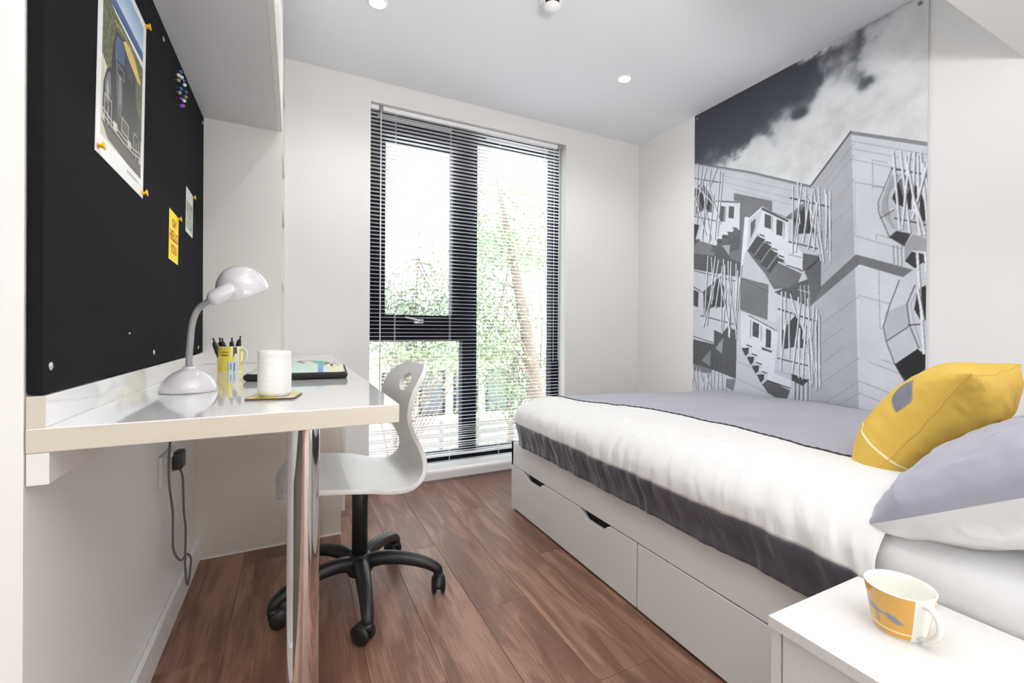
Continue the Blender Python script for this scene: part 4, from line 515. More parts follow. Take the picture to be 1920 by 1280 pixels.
# yellow greeting note
nt=thing('note','small yellow note reading OH HELLO YOU in red letters on the pinboard','note',(XB+.0012,1.612,1.117)); nt.rotation_euler=(math.radians(-3),0,0)
box('sheet',-.0006,0,0,.115,0,.146,mat('yellow_paper',(.92,.78,.02,1),.6),nt)
redi=mat('red_ink',(.55,.06,.02,1),.6)
def text(name,s,size,w,M,parent,m,ext=.0002):
    cu=bpy.data.curves.new(name,'FONT'); cu.body=s; cu.size=size; cu.align_x='CENTER'; cu.align_y='CENTER'; cu.extrude=ext; cu.offset=.0007
    ob=bpy.data.objects.new(name,cu); COL.objects.link(ob); bpy.context.view_layer.update()
    me=bpy.data.meshes.new_from_object(ob.evaluated_get(bpy.context.evaluated_depsgraph_get())); COL.objects.unlink(ob); bpy.data.objects.remove(ob)
    xs=[v.co.x for v in me.vertices]; k=w/(max(xs)-min(xs)); 
    for v in me.vertices: v.co.x*=k
    o=link(name,me,m,parent); o.matrix_local=M; return o
RM=Matrix(((0,0,1,0),(1,0,0,0),(0,1,0,0),(0,0,0,1)))
for s,z,w,sz in (('OH',.112,.05,.034),('HELLO',.073,.102,.042),('YOU',.034,.072,.038)): text('lettering',s,sz,w,Matrix.Translation((.0003,.058,z))@RM,nt,redi)
# small card
q=900; img=np.zeros((int(.15*q),int(.112*q),3))+np.array([214,222,220.]); H_,W_=img.shape[:2]
n1=vnoise(H_,W_,18,31,4)[...,None]; n2=vnoise(H_,W_,14,32,4)[...,None]
inner=np.zeros((H_,W_,1)); inner[int(H_*.1):int(H_*.72),int(W_*.08):int(W_*.92)]=1
img=img*(1-inner)+inner*(np.array([196,208,196.])*(1-n1)+np.array([110,150,96.])*n1); 
m_=(n2[...,0]>.6)&(inner[...,0]>0); img[m_]=(90,110,126); m_=(n2[...,0]<.36)&(inner[...,0]>0); img[m_]=(196,140,130)
cd=thing('picture_card','small pale green picture card pinned at the far end of the pinboard','card',(XB+.0012,1.835,1.238)); cd.rotation_euler=(math.radians(-3),0,0)
box('sheet',-.0006,-.0001,0,.112,0,.15,MATS['poster_paper'],cd); grid_print('print',img,.112,.15,vcol_mat('card_print',.4,.4),cd,lambda u,v:(.0002,u,v))
# pins
def ypin(y,z,label):
    t=thing('push_pin',label,'push pin',(XB+.0014,y,z),group='yellow push pins')
    pr_=[(0,0),(.0045,0),(.0055,.001),(.0035,.002),(.0028,.004),(.0040,.006),(.0075,.0075),(.0078,.009),(.006,.010),(0,.0102)]
    lathe('grip',pr_,yellowp,t,16,axis=(1,.1,.15)); 
    bm=bmesh.new(); box_bm(bm,.002,.009,-.008,.008,-.002,.002,.0015); fin(bm,'wings',yellowp,t)
ypin(1.088,1.250,'yellow push pin at the lower left corner of the car poster'); ypin(1.380,1.640,'yellow push pin at the upper right corner of the car poster'); ypin(1.360,1.236,'yellow push pin at the lower right corner of the car poster')
ypin(1.942,1.375,'yellow push pin holding the small picture card'); ypin(1.722,1.252,'yellow push pin holding the yellow note')
PC={'blue':(.03,.12,.38,1),'white':(.8,.82,.8,1),'grey':(.3,.28,.26,1),'purple':(.22,.04,.42,1),'pale pink':(.85,.6,.52,1)}
PN=[('blue',1.691,1.692,'topmost of the cluster'),('pale pink',1.665,1.669,'the only pink one in the cluster'),('white',1.705,1.683,'just below the topmost blue pin'),('grey',1.665,1.654,'at the left edge below the pink pin'),('blue',1.727,1.684,'beside the upper right white pin'),('white',1.748,1.680,'upper right of the cluster'),
('blue',1.692,1.643,'left one in the middle row'),('blue',1.764,1.666,'right one in the middle row'),('grey',1.679,1.624,'left one below the middle row'),('grey',1.764,1.650,'right one below the middle row'),('purple',1.70,1.615,'highest of the three purple pins'),('white',1.742,1.628,'beside the purple pins'),('purple',1.70,1.594,'lowest of the cluster'),('purple',1.728,1.607,'between the other purple and the white one')]
for c,y,z,ds in PN:
    t=thing('map_pin','round-headed %s map pin on the pinboard, %s'%(c,ds),'map pin',(XB,y,z),group='cluster of round map pins')
    mm_=mat('pin_'+c.replace(' ','_'),PC[c],.2,coat=.4)
    lathe('head',[(.0055*math.sin(a*PI/8),.012-.0055*math.cos(a*PI/8)) for a in range(9)],mm_,t,14,axis=(1,0,-.1)); cyl('needle',(0,0,0),(.008,0,0),.0006,steel,t,6)

# ------------------------------------------------------------------ desk lamp
lp=thing('desk_lamp','white gooseneck desk lamp with domed base and rounded shade','lamp',(-.213,1.262,ZD))
lathe('base',[(0,0),(.051,0),(.0545,.001),(.0555,.004),(.0545,.010),(.050,.022),(.041,.034),(.029,.044),(.017,.050),(.012,.052),(0,.052)],lampw,lp,64)
lathe('collar',[(0,.050),(.0135,.050),(.0125,.055),(.0105,.057),(0,.057)],lampw,lp,32)
tube('gooseneck',catmull([(0,0,.055),(.000,0,.085),(.002,0,.115),(.004,0,.145),(.009,0,.170),(.018,0,.190),(.032,-.008,.202),(.046,-.011,.211)],6),.0068,greyp,lp,16)
sa=Vector((.80,.06,.56)).normalized()
lathe('socket',[(0,-.004),(.009,-.004),(.0165,.004),(.0185,.010),(.0185,.052),(.017,.056),(0,.056)],lampw,lp,32,axis=sa,origin=(.042,-.012,.208))
ax=Vector((.34,.30,-.90)).normalized(); co=Vector((.103,.030,.232))
pr_=[];R_=.0565
for i in range(0,13):
    a=PI/2*i/12; pr_.append((R_*math.sin(a),-.066*math.cos(a)))
pr_+=[(R_-.001,.002)]
inn=[(max(r-.003,0),z+.003 if r<.05 else z) for r,z in pr_[:-1]][::-1]
lathe('shade',pr_+inn,lampw,lp,64,axis=ax,origin=co)
lathe('bulb',[(0,-.035),(.012,-.032),(.016,-.02),(.012,-.008),(0,-.004)],ceram,lp,24,axis=ax,origin=co)

# ------------------------------------------------------------------ mug with pens, cup, coaster, pouch
def printed_lathe(name,prof,n,colf,m,parent):
    vs=[];fs=[];k=len(prof);cols=[]
    for i in range(n):
        a=2*PI*i/n
        for j,(r,z,o) in enumerate(prof): vs.append((r*math.cos(a),r*math.sin(a),z)); cols.append(colf(a,z,o))
    for i in range(n):
        j=(i+1)%n
        for p in range(k-1): fs.append((i*k+p,j*k+p,j*k+p+1,i*k+p+1))
    me=bpy.data.meshes.new(name); me.from_pydata(vs,[],fs); set_cols(me,[srgb2lin(np.array(c,float)) for c in cols]); return link(name,me,m,parent,True)
def cup_profile(rb,rt,h,t,n=40,curve=0.0):
    out=[(0,.002,0),(rb-.004,.002,0),(rb-.001,0,0)]
    for i in range(n+1): s=i/n; r=rb+(rt-rb)*(s**(1-curve)); out.append((r,h*s,1 if .02<s<.985 else 0))
    out.append((rt-t/2,h+.001,0))
    for i in range(8,-1,-1): s=i/8; r=rb+(rt-rb)*(s**(1-curve))-t; out.append((r,t+(h-t)*s,0))
    out.append((0,t,0)); return out
white=(238,238,230)
mg=thing('mug','yellow printed mug holding black pens','mug',(-.190,1.785,ZD),math.radians(-24))
def mugcol(a,z,o):
    if not o: return white
    d=(math.degrees(a)+360)%360; s=z/.083
    if d>180 and d<345:
        u=(d-180)/165
        if u>.66 and s<.42:
            if u<.68 or (.73<u<.76 and .1<s<.36) or (.82<u<.86 and .0<s<.38): return (92,134,160)
            return (214,222,228)
        if u>.84: return (228,230,226) if s<.72 or u>.92 else (84,80,66)
        if u>.80 and s>.62: return (84,80,66)
        if .46<u<.68 and (.64<s<.69 or .77<s<.81) and (int(u*170)%5): return (84,72,36)
        if .04<u<.28 and (.52<s<.56 or .66<s<.70 or .80<s<.85) and (int(u*150)%5): return (142,156,92)
        if .04<u<.28 and (.22<s<.25 or .31<s<.34) and (int(u*160)%5): return (96,84,36)
    return (230,210,74)
vm_=vcol_mat('mug_print',.12,.5,.4)
printed_lathe('body',cup_profile(.036,.036,.083,.003,60),220,mugcol,vm_,mg)
tube('handle',catmull([(.034,0,.072),(.044,0,.075),(.052,0,.066),(.052,0,.048),(.046,0,.034),(.034,0,.027)],5),.0048,ceram,mg,10)
pens=[(-.236,.885,-.208,'tilting furthest left'),(-.222,.886,-.198,'second from the left'),(-.212,.885,-.190,'third from the left'),(-.187,.886,-.182,'second from the right'),(-.160,.892,-.178,'tilting furthest right')]
for i,(xt,zt,xb,ds) in enumerate(pens):
    p0=Vector((xb,1.785+(.010 if i%2 else -.008),ZD+.008)); p1=Vector((xt,1.785+(.012 if i%2 else -.012),zt)); dv=(p1-p0).normalized()
    t=thing('pen','black ballpoint pen in the yellow mug, '+ds,'pen',p0,group='pens in the yellow mug'); L=(p1-p0).length
    lathe('barrel',[(0,0),(.0012,0),(.0055,.012),(.0068,.03),(.0070,L-.030),(.0045,L-.014),(.0024,L-.010),(0,L-.010)],blackp,t,14,axis=dv)
    lathe('push_button',[(0,L-.010),(.0022,L-.010),(.0022,L-.003),(.0034,L-.002),(.0030,L),(0,L)],blackp,t,10,axis=dv)
    sv=dv.cross(Vector((0,1,0))).normalized()*.0068; tube('clip',[dv*(L-.05)+sv,dv*(L-.03)+sv,dv*(L-.015)+sv*.9],.0014,blackp,t,6)
cs=thing('coaster','square yellow printed coaster with brown edge under the ribbed cup','coaster',(-.036,1.083,ZD),math.radians(-12))
bm=bmesh.new(); box_bm(bm,-.046,.046,-.040,.040,.0002,.0035,0); es=[e for e in bm.edges if abs(e.verts[0].co.z-e.verts[1].co.z)>.001]; bmesh.ops.bevel(bm,geom=es,offset=.008,segments=5,affect='EDGES',profile=.5); fin(bm,'board',brown,cs)
img=np.zeros((60,70,3))+np.array([222,208,120.]); img+=((vnoise(60,70,12,5,3)-.5)*50)[...,None]; fill(img,[(48,2),(68,2),(68,26),(44,20)],(205,210,222)); fill(img,[(10,6),(24,4),(26,14),(12,16)],(150,140,60)); stroke(img,[(50,8),(66,14)],3,(90,110,150))
grid_print('print',img,.088,.076,vcol_mat('coaster_print',.25,.5),cs,lambda u,v:(-.044+u,-.038+v,.0037))
cp=thing('ribbed_cup','white ribbed ceramic cup on the coaster','cup',(-.0365,1.090,ZD+.0038))
pr_=[(0,.001),(.026,.001),(.028,0),(.0305,.004)]
nr=22
for i in range(nr): z=.006+i*(.092-.008)/nr; dz=(.084)/nr; pr_+=[(.0313,z),(.0320,z+dz*.35),(.0320,z+dz*.65),(.0313,z+dz)]
pr_+=[(.0316,.0925),(.0306,.0945),(.0292,.093),(.0285,.02),(.0265,.006),(0,.005)]
lathe('body',pr_,ceram,cp,72)
pu=thing('pouch','padded black pouch with pale green bird print lying on the desk','pouch',(.018,1.560,ZD),math.radians(-4))
def pillow_me(name,a,b,T0,T1,side,n=44,pinch=.05,wr=.004,seed=0,ew=.5,rnd=0,fold=0):
    """half of a stuffed shape; side=+1 top, -1 underside"""
    V=[];UV=[]
    for j in range(n+1):
        for i in range(n+1):
            u=-1+2*i/n; v=-1+2*j/n; u=math.sin(u*PI/2)*.55+u*.45; v=math.sin(v*PI/2)*.55+v*.45
            x=a*u*(1-pinch*(1-v*v)*abs(u))*math.sqrt(1-rnd*v**4/2); y=b*v*(1-pinch*(1-u*u)*abs(v))*math.sqrt(1-rnd*u**4/2)
            e=max(0,(1-abs(u)**2.2)*(1-abs(v)**2.2))**ew; T=T0 if side>0 else T1
            w=wr*fbm(x*9+seed,y*9,seed*1.7,3)*2*min(1,e*3)+wr*1.3*(1-e)*fbm(u*4+seed,v*4,3+seed)*(1 if 0<e else 0)
            w+=fold*e**.5*fbm(x*16+seed*3,y*4,seed,2)
            z=side*T*e+w; V.append(Vector((x,y,z))); UV.append((u,v))
    F_=[(j*(n+1)+i,j*(n+1)+i+1,(j+1)*(n+1)+i+1,(j+1)*(n+1)+i) for j in range(n) for i in range(n)]
    if side<0: F_=[f[::-1] for f in F_]
    me=bpy.data.meshes.new(name); me.from_pydata(V,[],F_); return me,UV
blk=mat('black_neoprene',(.008,.008,.009,1),.7)
bm=bmesh.new(); box_bm(bm,-.132,.132,-.145,.150,.001,.020,.009,4); fin(bm,'pocket',blk,pu,True)
me,UV=pillow_me('top_panel',.128,.142,.026,.0,1,60,.03,.001,2,.55)
def pucol(u,v):
    n=fbm(u*5,v*5,4); c=(196,214,204) if u<.6 else (212,210,190)
    if v>.45: c=(206,208,196) if n<.1 else (176,176,176)
    if .40<u<.52 and v<-.45: c=(130,156,196)
    e=((u-.44)/.24)**2+((v-.0+.9*(u-.44))/.52)**2
    if e<1: c=(100,182,158) if n<.12 else (116,140,136)
    if e<1.0 and (u>.56 or v>.38): c=(120,112,116)
    if abs(v-.25+.25*(u-.1))<.17 and .06<u<.27: c=(166,128,126)
    if abs(v-.1+1.2*(u-.25))<.22 and .22<u<.29: c=(214,150,130)
    if ((u-.64)/.05)**2+((v+.48)/.14)**2<1: c=(238,238,232)
    if ((u-.70)/.035)**2+((v+.35)/.25)**2<1: c=(74,60,70)
    if ((u-.0)/.05)**2+((v-.25)/.3)**2<1: c=(120,110,120)
    if abs(v-.2-1.6*(u-.72))<.10 and .70<u<.92: c=(84,78,88)
    if abs(v-.1+2.4*(u-.76))<.10 and .72<u<.86: c=(96,90,100)
    if abs(v+.25+1.5*(u-.02))<.13 and -.08<u<.1: c=(140,116,122)
    return srgb2lin(np.array(c,float))
set_cols(me,[pucol(u,v) for u,v in UV]); o=link('top_panel',me,vcol_mat('pouch_print',.6,.3),pu,True); o.location=(0,0,.0175)

# ------------------------------------------------------------------ socket, plug, cable
so=thing('wall_socket','white double wall socket below the desk','socket',(0,0,0))
box('face_plate',XL,XL+.009,1.60,1.755,.462,.552,mat('socket_plastic',(.72,.69,.67,1),.3),so,bev=.002)
for y in (1.64,1.715): box('rocker_switch',XL+.009,XL+.012,y-.008,y+.008,.525,.540,trimm,so,bev=.001)
plg=thing('plug','grey-black mains plug in the wall socket with its cable','plug',(0,0,0))
bm=bmesh.new(); box_bm(bm,XL+.0095,XL+.034,1.715,1.775,.480,.535,.006,3); fin(bm,'plug_body',mat('dark_grey_plastic',(.03,.028,.028,1),.4),plg,True)
XC_=XL+.022
cab=[(XC_,1.745,.481),(XC_,1.79,.44),(XC_,1.80,.385),(XC_,1.815,.31),(XC_,1.84,.25),(XC_,1.835,.13),(XC_+.005,1.85,.06),(XC_+.005,1.90,.12),(XC_,1.86,.16),(XC_,1.77,.18),(XC_,1.67,.26),(XC_,1.66,.37),(XC_,1.62,.46),(XC_,1.61,.54),(XC_,1.632,.602)]
cb=[]
tube('cable',catmull(cab,8),.0032,greycable,plg,8)
box('adaptor',XL+.001,XL+.040,1.600,1.660,.597,.665,blackp,plg,bev=.004)

# ------------------------------------------------------------------ office chair
ch=thing('swivel_chair','white moulded shell swivel chair with black five-star base on castors','chair',(.205,1.645,0),math.radians(2))
shm=mat('white_shell_plastic',(.70,.70,.69,1),.32,spec=.45)
spp=catmull([(-.255,0,.410),(-.235,0,.430),(-.19,0,.441),(-.10,0,.434),(.0,0,.420),(.07,0,.411),(.125,0,.412),(.166,0,.434),(.178,0,.478),(.164,0,.53),(.143,0,.58),(.129,0,.635),(.136,0,.69),(.156,0,.735),(.184,0,.778),(.196,0,.797)],6)
ln=[0]
for a_,b_ in zip(spp,spp[1:]): ln.append(ln[-1]+(b_-a_).length)
TL=ln[-1]; NS=110; NW=44
def at_s(s):
    s*=TL
    for i in range(len(ln)-1):
        if ln[i+1]>=s: t=(s-ln[i])/(ln[i+1]-ln[i]); return spp[i].lerp(spp[i+1],t)
    return spp[-1]
wk=[(0,.07),(.02,.145),(.05,.185),(.10,.215),(.22,.225),(.36,.222),(.40,.212),(.47,.196),(.54,.172),(.61,.152),(.67,.155),(.74,.182),(.80,.204),(.86,.210),(.92,.200),(.96,.176),(.985,.135),(1,.085)]
def wd(s):
    for (a_,b_),(c_,d_) in zip(wk,wk[1:]):
        if c_>=s: t=(s-a_)/(c_-a_); t=t*t*(3-2*t) if 0 else t; return b_+(d_-b_)*t
    return wk[-1][1]
V=[];
HC=(.905,0); HR=(.033,.058)   # hole: centre (s), radii in metres along and across
for i in range(NS+1):
    s=i/NS; p=at_s(s); w=sum(wd(min(1,max(0,s+q*(.010 if s>.9 or s<.05 else .016)))) for q in range(-3,4))/7
    t_=(at_s(min(1,s+.01))-at_s(max(0,s-.01))).normalized(); nrm=Vector((-t_.z,0,t_.x))
    for j in range(NW+1):
        v=-1+2*j/NW; y=w*v; curl=(.012*max(0,min(1,(.48-s)/.16))+.020*max(0,min(1,(s-.48)/.22)))*v*v*(w/.2)**2
        V.append((p+nrm*curl+Vector((0,y,0)),s*TL,y))
sd_=HC[0]*TL; keep=[]
def inside(k): return ((V[k][1]-sd_)/HR[0])**2+(V[k][2]/HR[1])**2
bm=bmesh.new(); bv=[bm.verts.new(v[0]) for v in V]
for i in range(NS):
    for j in range(NW):
        ks=[i*(NW+1)+j,(i+1)*(NW+1)+j,(i+1)*(NW+1)+j+1,i*(NW+1)+j+1]
        if sum(inside(k) for k in ks)/4>1: bm.faces.new([bv[k] for k in ks])
for f in list(bm.verts):
    if not f.link_faces: bm.verts.remove(f)
nm_={v:k for k,v in enumerate(bv) if v.is_valid}
for v,k in nm_.items():
    q_=inside(k)
    if v.is_boundary and q_<2.2:
        f=1/math.sqrt(q_); ns=sd_+(V[k][1]-sd_)*f; ny=V[k][2]*f; s=ns/TL; p=at_s(s); v.co=Vector((p.x,ny,p.z))+(v.co-(at_s(V[k][1]/TL)+Vector((0,V[k][2],0))))
me=bpy.data.meshes.new('shell'); bm.to_mesh(me); bm.free(); sh=link('shell',me,shm,ch,True)
md=sh.modifiers.new('thick','SOLIDIFY'); md.thickness=.015; md.offset=-1; bv_=sh.modifiers.new('soft','BEVEL'); bv_.width=.003; bv_.segments=2; bv_.limit_method='ANGLE'
bm=bmesh.new(); box_bm(bm,-.06,.07,-.05,.05,.388,.404,.004); box_bm(bm,-.045,.045,-.035,.035,.378,.39,.004); tube_bm(bm,[(0,-.03,.386),(0,-.10,.384),(.0,-.13,.382)],.005,8); fin(bm,'seat_mechanism',blackp,ch)
cyl('piston',(0,0,.33),(0,0,.392),.014,steel,ch); lathe('gas_column',[(0,.12),(.026,.12),(.026,.365),(.023,.372),(0,.372)],blackp,ch,32)
hb=lathe('hub',[(0,.075),(.036,.075),(.045,.09),(.044,.125),(.034,.142),(.028,.147),(0,.147)],blackp,ch,32)
wheel_me=None
for k,ang in enumerate((193,266,338,50,122)):
    a=math.radians(ang); dx,dy=math.cos(a),math.sin(a)
    path=[(.02,.112),(.07,.124),(.13,.122),(.19,.110),(.235,.094),(.262,.076),(.268,.060)]
    cpth=catmull([(dx*r,dy*r,z) for r,z in path],5); n_=len(cpth)
    fl=[(.028-.012*(i/(n_-1)),.026-.010*(i/(n_-1))) for i in range(n_)]
    tube('arm',cpth,0,blackp,ch,14,fl)
    ca=bpy.data.objects.new('castor',None)
    ca=lathe('castor',[(0,.062),(.016,.062),(.018,.05),(.016,.044),(0,.044)],blackp,ch,16,origin=(dx*.268,dy*.268,0))
    th=math.radians((ang*1.7+40)%360); tx,ty=math.cos(th),math.sin(th); sx,sy=-ty,tx
    C0=Vector((dx*.268+tx*.016,dy*.268+ty*.016,.0295))
    for s_ in (-1,1):
        o_=C0+Vector((sx,sy,0))*s_*.007
        lathe('wheel',[(0,0),(.022,0),(.027,.003),(.0295,.007),(.028,.013),(.020,.0165),(0,.017)],blackp,ca,28,axis=(sx*s_,sy*s_,0),origin=o_)
    bm=bmesh.new(); pts=[]
    hoodp=[C0+Vector((tx,ty,0))*(.031*math.cos(b_))+Vector((0,0,.031*math.sin(b_))) for b_ in [math.radians(x_) for x_ in range(-5,136,14)]]
    tube_bm(bm,hoodp,0,8,[(.0205,.0028)]*len(hoodp),up=(sx,sy,0)) if 0 else None
    r1=[];
    for p_ in hoodp:
        r1.append([bm.verts.new(p_+Vector((sx,sy,0))*w_) for w_ in (-.019,.019)])
    for a_,b_ in zip(r1,r1[1:]): bm.faces.new((a_[0],a_[1],b_[1],b_[0]))
    hd=fin(bm,'hood',blackp,ca,True); m2=hd.modifiers.new('t','SOLIDIFY'); m2.thickness=.003

# ------------------------------------------------------------------ bed
XE,YE=1.004,2.105
bd=thing('bed','white storage bed with pull-out drawers along the mural wall','bed',(0,0,0))
box('side_rail',XE,XE+.02,.0,YE,.226,.345,lac,bd,bev=.001); box('foot_board',XE,XR-.012,YE-.02,YE,0,.345,lac,bd,bev=.001)
box('base_top',XE+.02,XR-.012,.0,YE-.02,.30,.335,lac,bd); box('drawer_cavity_shade',XE+.022,XE+.35,.02,YE-.022,.01,.224,void,bd)  # near-black block paints in the shade behind the drawer notches
box('end_stile',XE,XE+.02,YE-.035,YE-.0205,0,.2255,lac,bd)
def drawer(ya,yb_,notches,label=None):
    z0,z1=.010,.2215; P=[(ya,z0)]
    P.append((ya,z1))
    for (n0,n1) in notches: P+=[(n0,z1),(n0+.020,z1-.008),(n0+.038,z1-.026),(n0+.052,z1-.033),(n1-.052,z1-.033),(n1-.038,z1-.026),(n1-.020,z1-.008),(n1,z1)]
    P+=[(yb_,z1),(yb_,z0)]
    return prism('drawer',P,'x',XE-.001,XE+.018,lac,bd,bev=.0012)
drawer(1.148,YE-.037,[(1.285,1.487),(1.765,1.967)]); drawer(.10,1.142,[])
mt=thing('mattress','mattress in a white fitted sheet on the storage bed','mattress',(0,0,0))
bm=bmesh.new(); box_bm(bm,XE-.004,XR-.014,.02,YE-.07,.346,.535,0); bmesh.ops.subdivide_edges(bm,edges=list(bm.edges),cuts=30,use_grid_fill=True)
for v in bm.verts:
    x_,y_,z_=v.co; e_=.055; dx=max(0,(XE-.004+e_)-x_); dz=max(0,z_-(.535-e_))
    dy=max(0,y_-(YE-.07-e_)); r_=math.sqrt(dx*dx+dz*dz+dy*dy)
    m_=max(dx,dz,dy)
    if m_>0 and r_>0:
        k_=m_/r_; 
        if dx: v.co.x=XE-.004+e_-dx*k_
        if dz: v.co.z=.535-e_+dz*k_
        if dy: v.co.y=YE-.07-e_+dy*k_
    v.co.z+=.006*fbm(x_*3,y_*3,1) if z_>.4 else 0
    v.co.x+=.004*fbm(x_*3+5,y_*6,z_*4) if x_<1.1 else 0
fin(bm,'fitted_sheet',sheetm,mt,True)
# duvet: cloth coordinates a (across, from the left hem) and b (along the bed)
dv=thing('duvet','grey duvet with wide white side band and charcoal border on the bed','duvet',(0,0,0))
PROF=catmull([(0,0,0),(.05,0,-.001),(.10,0,.006),(.15,0,.022),(.19,0,.048),(.215,0,.082),(.222,0,.118),(.220,0,.150),(.212,0,.180),(.205,0,.205),(.202,0,.248)],8)
pl=[0]
for a_,b_ in zip(PROF,PROF[1:]): pl.append(pl[-1]+(b_-a_).length)
DL=pl[-1]
def prof_at(d):
    if d<=0: return d,0
    d=min(d,DL-1e-6)
    for i in range(len(pl)-1):
        if pl[i+1]>=d: t=(d-pl[i])/(pl[i+1]-pl[i]); p=PROF[i].lerp(PROF[i+1],t); return p.x,p.z
XI=XE-.022+.205; YI=YE+.040-.215; ZT=.592; YN=.452
def duv(a,b):
    """a: cloth distance right of the inner line (negative = hanging on the left), b: distance towards the foot beyond YI (negative = on the bed)"""
    sx=max(0,-a); sy=max(0,b); d=max(sx,sy); hy=math.hypot(sx,sy); base_x=XI+max(a,0); base_y=YI+min(b,0)
    if d>0:
        o_,dn=prof_at(min(d,DL)); nx,ny=-sx/hy,sy/hy; x=base_x+nx*o_; y=base_y+ny*o_
    else: x,y,dn=base_x,base_y,0; nx=ny=0
    z=ZT-dn
    # gentle crown and dip towards the wall
    f=max(0,min(1,(x-1.2)/1.1)); top=1 if dn<.02 else max(0,1-(dn-.02)/.05)
    z+=top*(-.030*f+.012*fbm(x*2.2,y*1.6,2,3)*2)
    z-=top*.020*max(0,(y-1.3)/.8)
    # wrinkles on the drape, running down from the top
    k=min(1,d/.12)*(1 if d>0 else 0)
    if k>0:
        q_=(y if sx>=sy else x); w_=(.010*fbm(q_*9,dn*5,3,3)+.013*fbm(q_*23+3+dn*6+.4*math.sin(q_*5),dn*6,5,3))*k; w_=max(w_,-.008); x+=nx*w_; y+=ny*w_
        z+=.006*fbm(q_*5,1,9)*k
        kk=max(0,1-abs(d-.08)/.1); z+=kk*.009*fbm(q_*16+dn*9,dn*6,4)
    else: z+=.007*fbm(x*3+y*7,y*3-x*3,6,4)
    # near end of the duvet sags a little over the mattress edge
    if y<YN+.10 : z-=.05*((YN+.10-y)/.10)**2*(1 if d<.1 else .3)*.6
    return Vector((x,y,z))
def strip(name,a0,a1,na,m,b0=None,b1=None,nb=380,fa=None):
    b0=YN-YI if b0 is None else b0; b1=DL*.97 if b1 is None else b1; V=[]
    for j in range(nb+1):
        b=b0+(b1-b0)*j/nb
        for i in range(na+1):
            lo=fa(a0,b); hi=fa(a1,b); a=lo+(hi-lo)*i/na; V.append(duv(a,b))
    F_=[(j*(na+1)+i,j*(na+1)+i+1,(j+1)*(na+1)+i+1,(j+1)*(na+1)+i) for j in range(nb) for i in range(na)]
    me=bpy.data.meshes.new(name); me.from_pydata(V,[],F_); o=link(name,me,m,dv,True); md=o.modifiers.new('t','SOLIDIFY'); md.thickness=.006; md.offset=-1; return o
# boundaries in cloth units: hem, charcoal/white line, dark seam, wall side
def fa(key,b):
    y=YI+b
    if key=='hem': return -DL*.985
    if key=='char': return -(DL-.118)+.003*fbm(y*5,3,1,2)
    if key=='seam': 
        t=(y-.5)/1.6; return (.02+.16*math.sin(max(0,min(1,t*1.05+.12))*PI*.95)-.05*max(0,t-.75)) 
    if key=='wall': return 1.19
strip('charcoal_border','hem','char',14,charcloth,b1=DL*.985,fa=fa)
strip('white_band','char','seam',56,whitecloth,b1=DL-.118,fa=fa)
strip('grey_panel','seam','wall',90,greycloth,b1=DL-.118,fa=fa)
strip('charcoal_border','char','wall',120,charcloth,b0=DL-.118,b1=DL*.985,nb=12,fa=fa)
sp_=[]
nb=260; b0=YN-YI; b1=.16
bm=bmesh.new()
pts=[duv(fa('seam',b0+(b1-b0)*j/nb)+.0012*math.sin(j*1.9),b0+(b1-b0)*j/nb)+Vector((0,0,.001)) for j in range(nb+1)]
tube_bm(bm,pts,[.0034+.0008*math.sin(j*1.3) for j in range(nb+1)],6); fin(bm,'dark_piping',mat('dark_piping_cord',(.03,.03,.04,1),.8),dv,True)

# pillow
def place(o,O,ex,ey):
    ex=Vector(ex).normalized(); ey=Vector(ey); ey=(ey-ex*ey.dot(ex)).normalized(); ez=ex.cross(ey)
    M_=Matrix.Identity(4)
    for i in range(3): M_[i][0]=ex[i];M_[i][1]=ey[i];M_[i][2]=ez[i];M_[i][3]=O[i]
    o.matrix_world=M_
pw=thing('pillow','pillow with grey top and white underside leaning at the head of the bed','pillow')
a_,b_=.36,.235
me,UV=pillow_me('grey_face',a_,b_,.115,.1,1,130,.03,.012,3,.42,.28,.012); link('grey_face',me,greycloth,pw,True)
me,UV=pillow_me('white_face',a_,b_,.1,.105,-1,130,.03,.012,3,.42,.28,.006); link('white_face',me,whitecloth,pw,True)
place(pw,PIL_O,PIL_X,PIL_Y) if 0 else None
pw.location=(0,0,0)
place(pw,Vector((1.338,.290,.655)),(1,.0,.0),(0,.85,-.50))
# yellow cushion
cu=thing('cushion','mustard yellow cushion with grey leaf motif propped on the pillow','cushion')
def lf(u,v,cx,cy,L,Wd,ang):
    c_,s_=math.cos(ang),math.sin(ang); x=(u-cx)*c_+(v-cy)*s_; y=-(u-cx)*s_+(v-cy)*c_
    if not 0<x<L: return 0
    return max(0,min(1,(Wd*math.sin(PI*x/L)**.9-abs(y))/.02))
yel=np.array(srgb2lin(np.array([214,178,84.])))
def cf(u,v):
    if abs(v+.36)<.012 : return srgb2lin(np.array([240,228,190.]))
    k=lf(u,v,-.92,.14,.52,.16,.95); return yel*(1-k)+srgb2lin(np.array([122,122,134.]))*k
def cbk(u,v):
    if abs(v+.36)<.012 : return srgb2lin(np.array([240,228,190.]))
    k=lf(u,v,-.52,-.34,.34,.11,.1); return yel*(1-k)+srgb2lin(np.array([28,32,38.]))*k
cm=vcol_mat('mustard_cotton_print',.85,.2,bump=(500,.3,.001))
me,UV=pillow_me('rear_face',.255,.19,.090,.1,1,190,.09,.010,11,.46); set_cols(me,[cbk(u,v) for u,v in UV]); link('rear_face',me,cm,cu,True)
me,UV=pillow_me('front_face',.255,.19,.085,.125,-1,190,.09,.010,11,.46); set_cols(me,[cf(u,v) for u,v in UV]); link('front_face',me,cm,cu,True)
bm=bmesh.new(); ring=[]
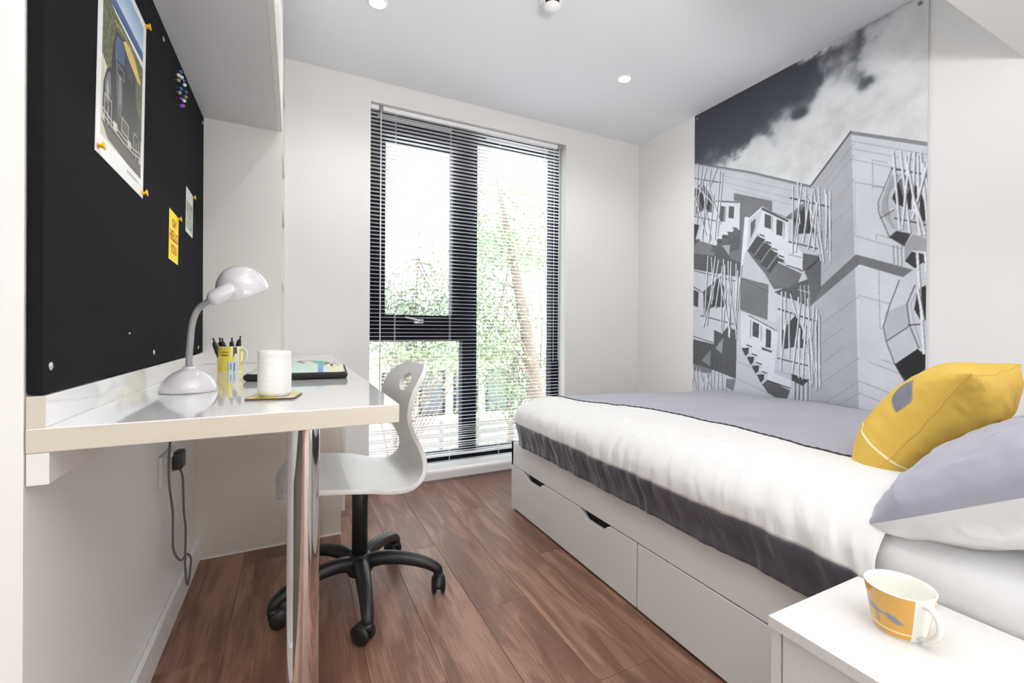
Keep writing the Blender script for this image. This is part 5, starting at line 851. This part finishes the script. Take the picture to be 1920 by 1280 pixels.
for k in range(160):
    q_=k/160*4; s_=int(q_); f_=(q_-s_)*2-1; u,v=[(f_,-1),(1,f_),(-f_,1),(-1,-f_)][s_]
    ring.append((.255*u*(1-.09*(1-v*v)*abs(u)),.19*v*(1-.09*(1-u*u)*abs(v)),.010*1.3*fbm(u*4+11,v*4,14,3)))
tube_bm(bm,ring+[ring[0]],.0011,6); fin(bm,'seam',mat('mustard_seam',(.60,.40,.09,1),.9),cu,True)
place(cu,Vector((1.487,.548,.676)),(.99,.13,.0),(.03,-.55,.83))

# ------------------------------------------------------------------ nightstand and cup
ns=thing('nightstand','white bedside cabinet in the near right corner beside the bed','nightstand',(0,0,0))
box('top',.697,.990,.03,.477,.435,.453,lac,ns,bev=.0008); box('side_panel',.703,.988,.459,.475,0,.4345,lac,ns); box('side_panel',.703,.988,.035,.051,0,.4345,lac,ns)
box('back_panel',.975,.988,.051,.459,.02,.434,lac,ns); box('bottom',.715,.975,.051,.459,.02,.04,lac,ns)
box('drawer',.704,.72,.054,.4565,.225,.431,lac,ns,bev=.001); box('door',.704,.72,.054,.4565,.025,.222,lac,ns,bev=.001)
tc_=thing('teacup','yellow and white cup with grey leaf motif on the nightstand','cup',(.850,.362,.4532),math.radians(0))
HA=math.radians(-112)
def cc(a,z,o):
    if not o: return (240,240,232)
    d=(math.degrees(a-HA)+540)%360-180; s=z/.066
    if abs(d)<21: return (232,236,228)
    if abs(s-.17)<.012: return (240,225,180)
    u=(d+180)/360
    # leaf pointing away from the body shape, on the side towards the camera
    dd=-d
    if 36<dd<76 and abs(s-.47-.004*(dd-56))<.085*math.sin((dd-36)/40*PI): return (132,132,140)
    if 76<=dd<125 and abs(s-(.58+.003*(dd-100)))<.03+.11*((dd-76)/49): return (132,132,140)
    if (84<dd<87 or 90<dd<93) and .25<s<.6: return (132,132,140)
    if 40<-dd<70 and abs(s-.45)<.1*math.sin((-dd-40)/30*PI): return (110,112,118)
    return (212,160,66)
printed_lathe('body',cup_profile(.0315,.0455,.070,.0028,60,.25),240,cc,vcol_mat('cup_print',.1,.5,.5),tc_)
hx,hy=math.cos(HA),math.sin(HA)
tube('handle',catmull([(hx*r,hy*r,z) for r,z in ((.041,.060),(.053,.061),(.063,.052),(.064,.036),(.056,.022),(.046,.012),(.033,.008))],5),0,ceram,tc_,12,[(.0062,.0036)]*31,up=(0,0,1))

# cupboard over the head of the bed
oh=thing('overbed_cupboard','white cupboard fixed high over the head of the bed','cupboard',(0,0,0))
box('carcass',1.2,XR-.001,-.6,.646,1.93,ZC-.001,mat('overbed_board',(.62,.62,.62,1),.4,var=.01),oh)
for i in range(3): box('door',1.182,1.199,-.6+i*.41,-.195+i*.41,1.932,ZC-.004,satin,oh,bev=.001)
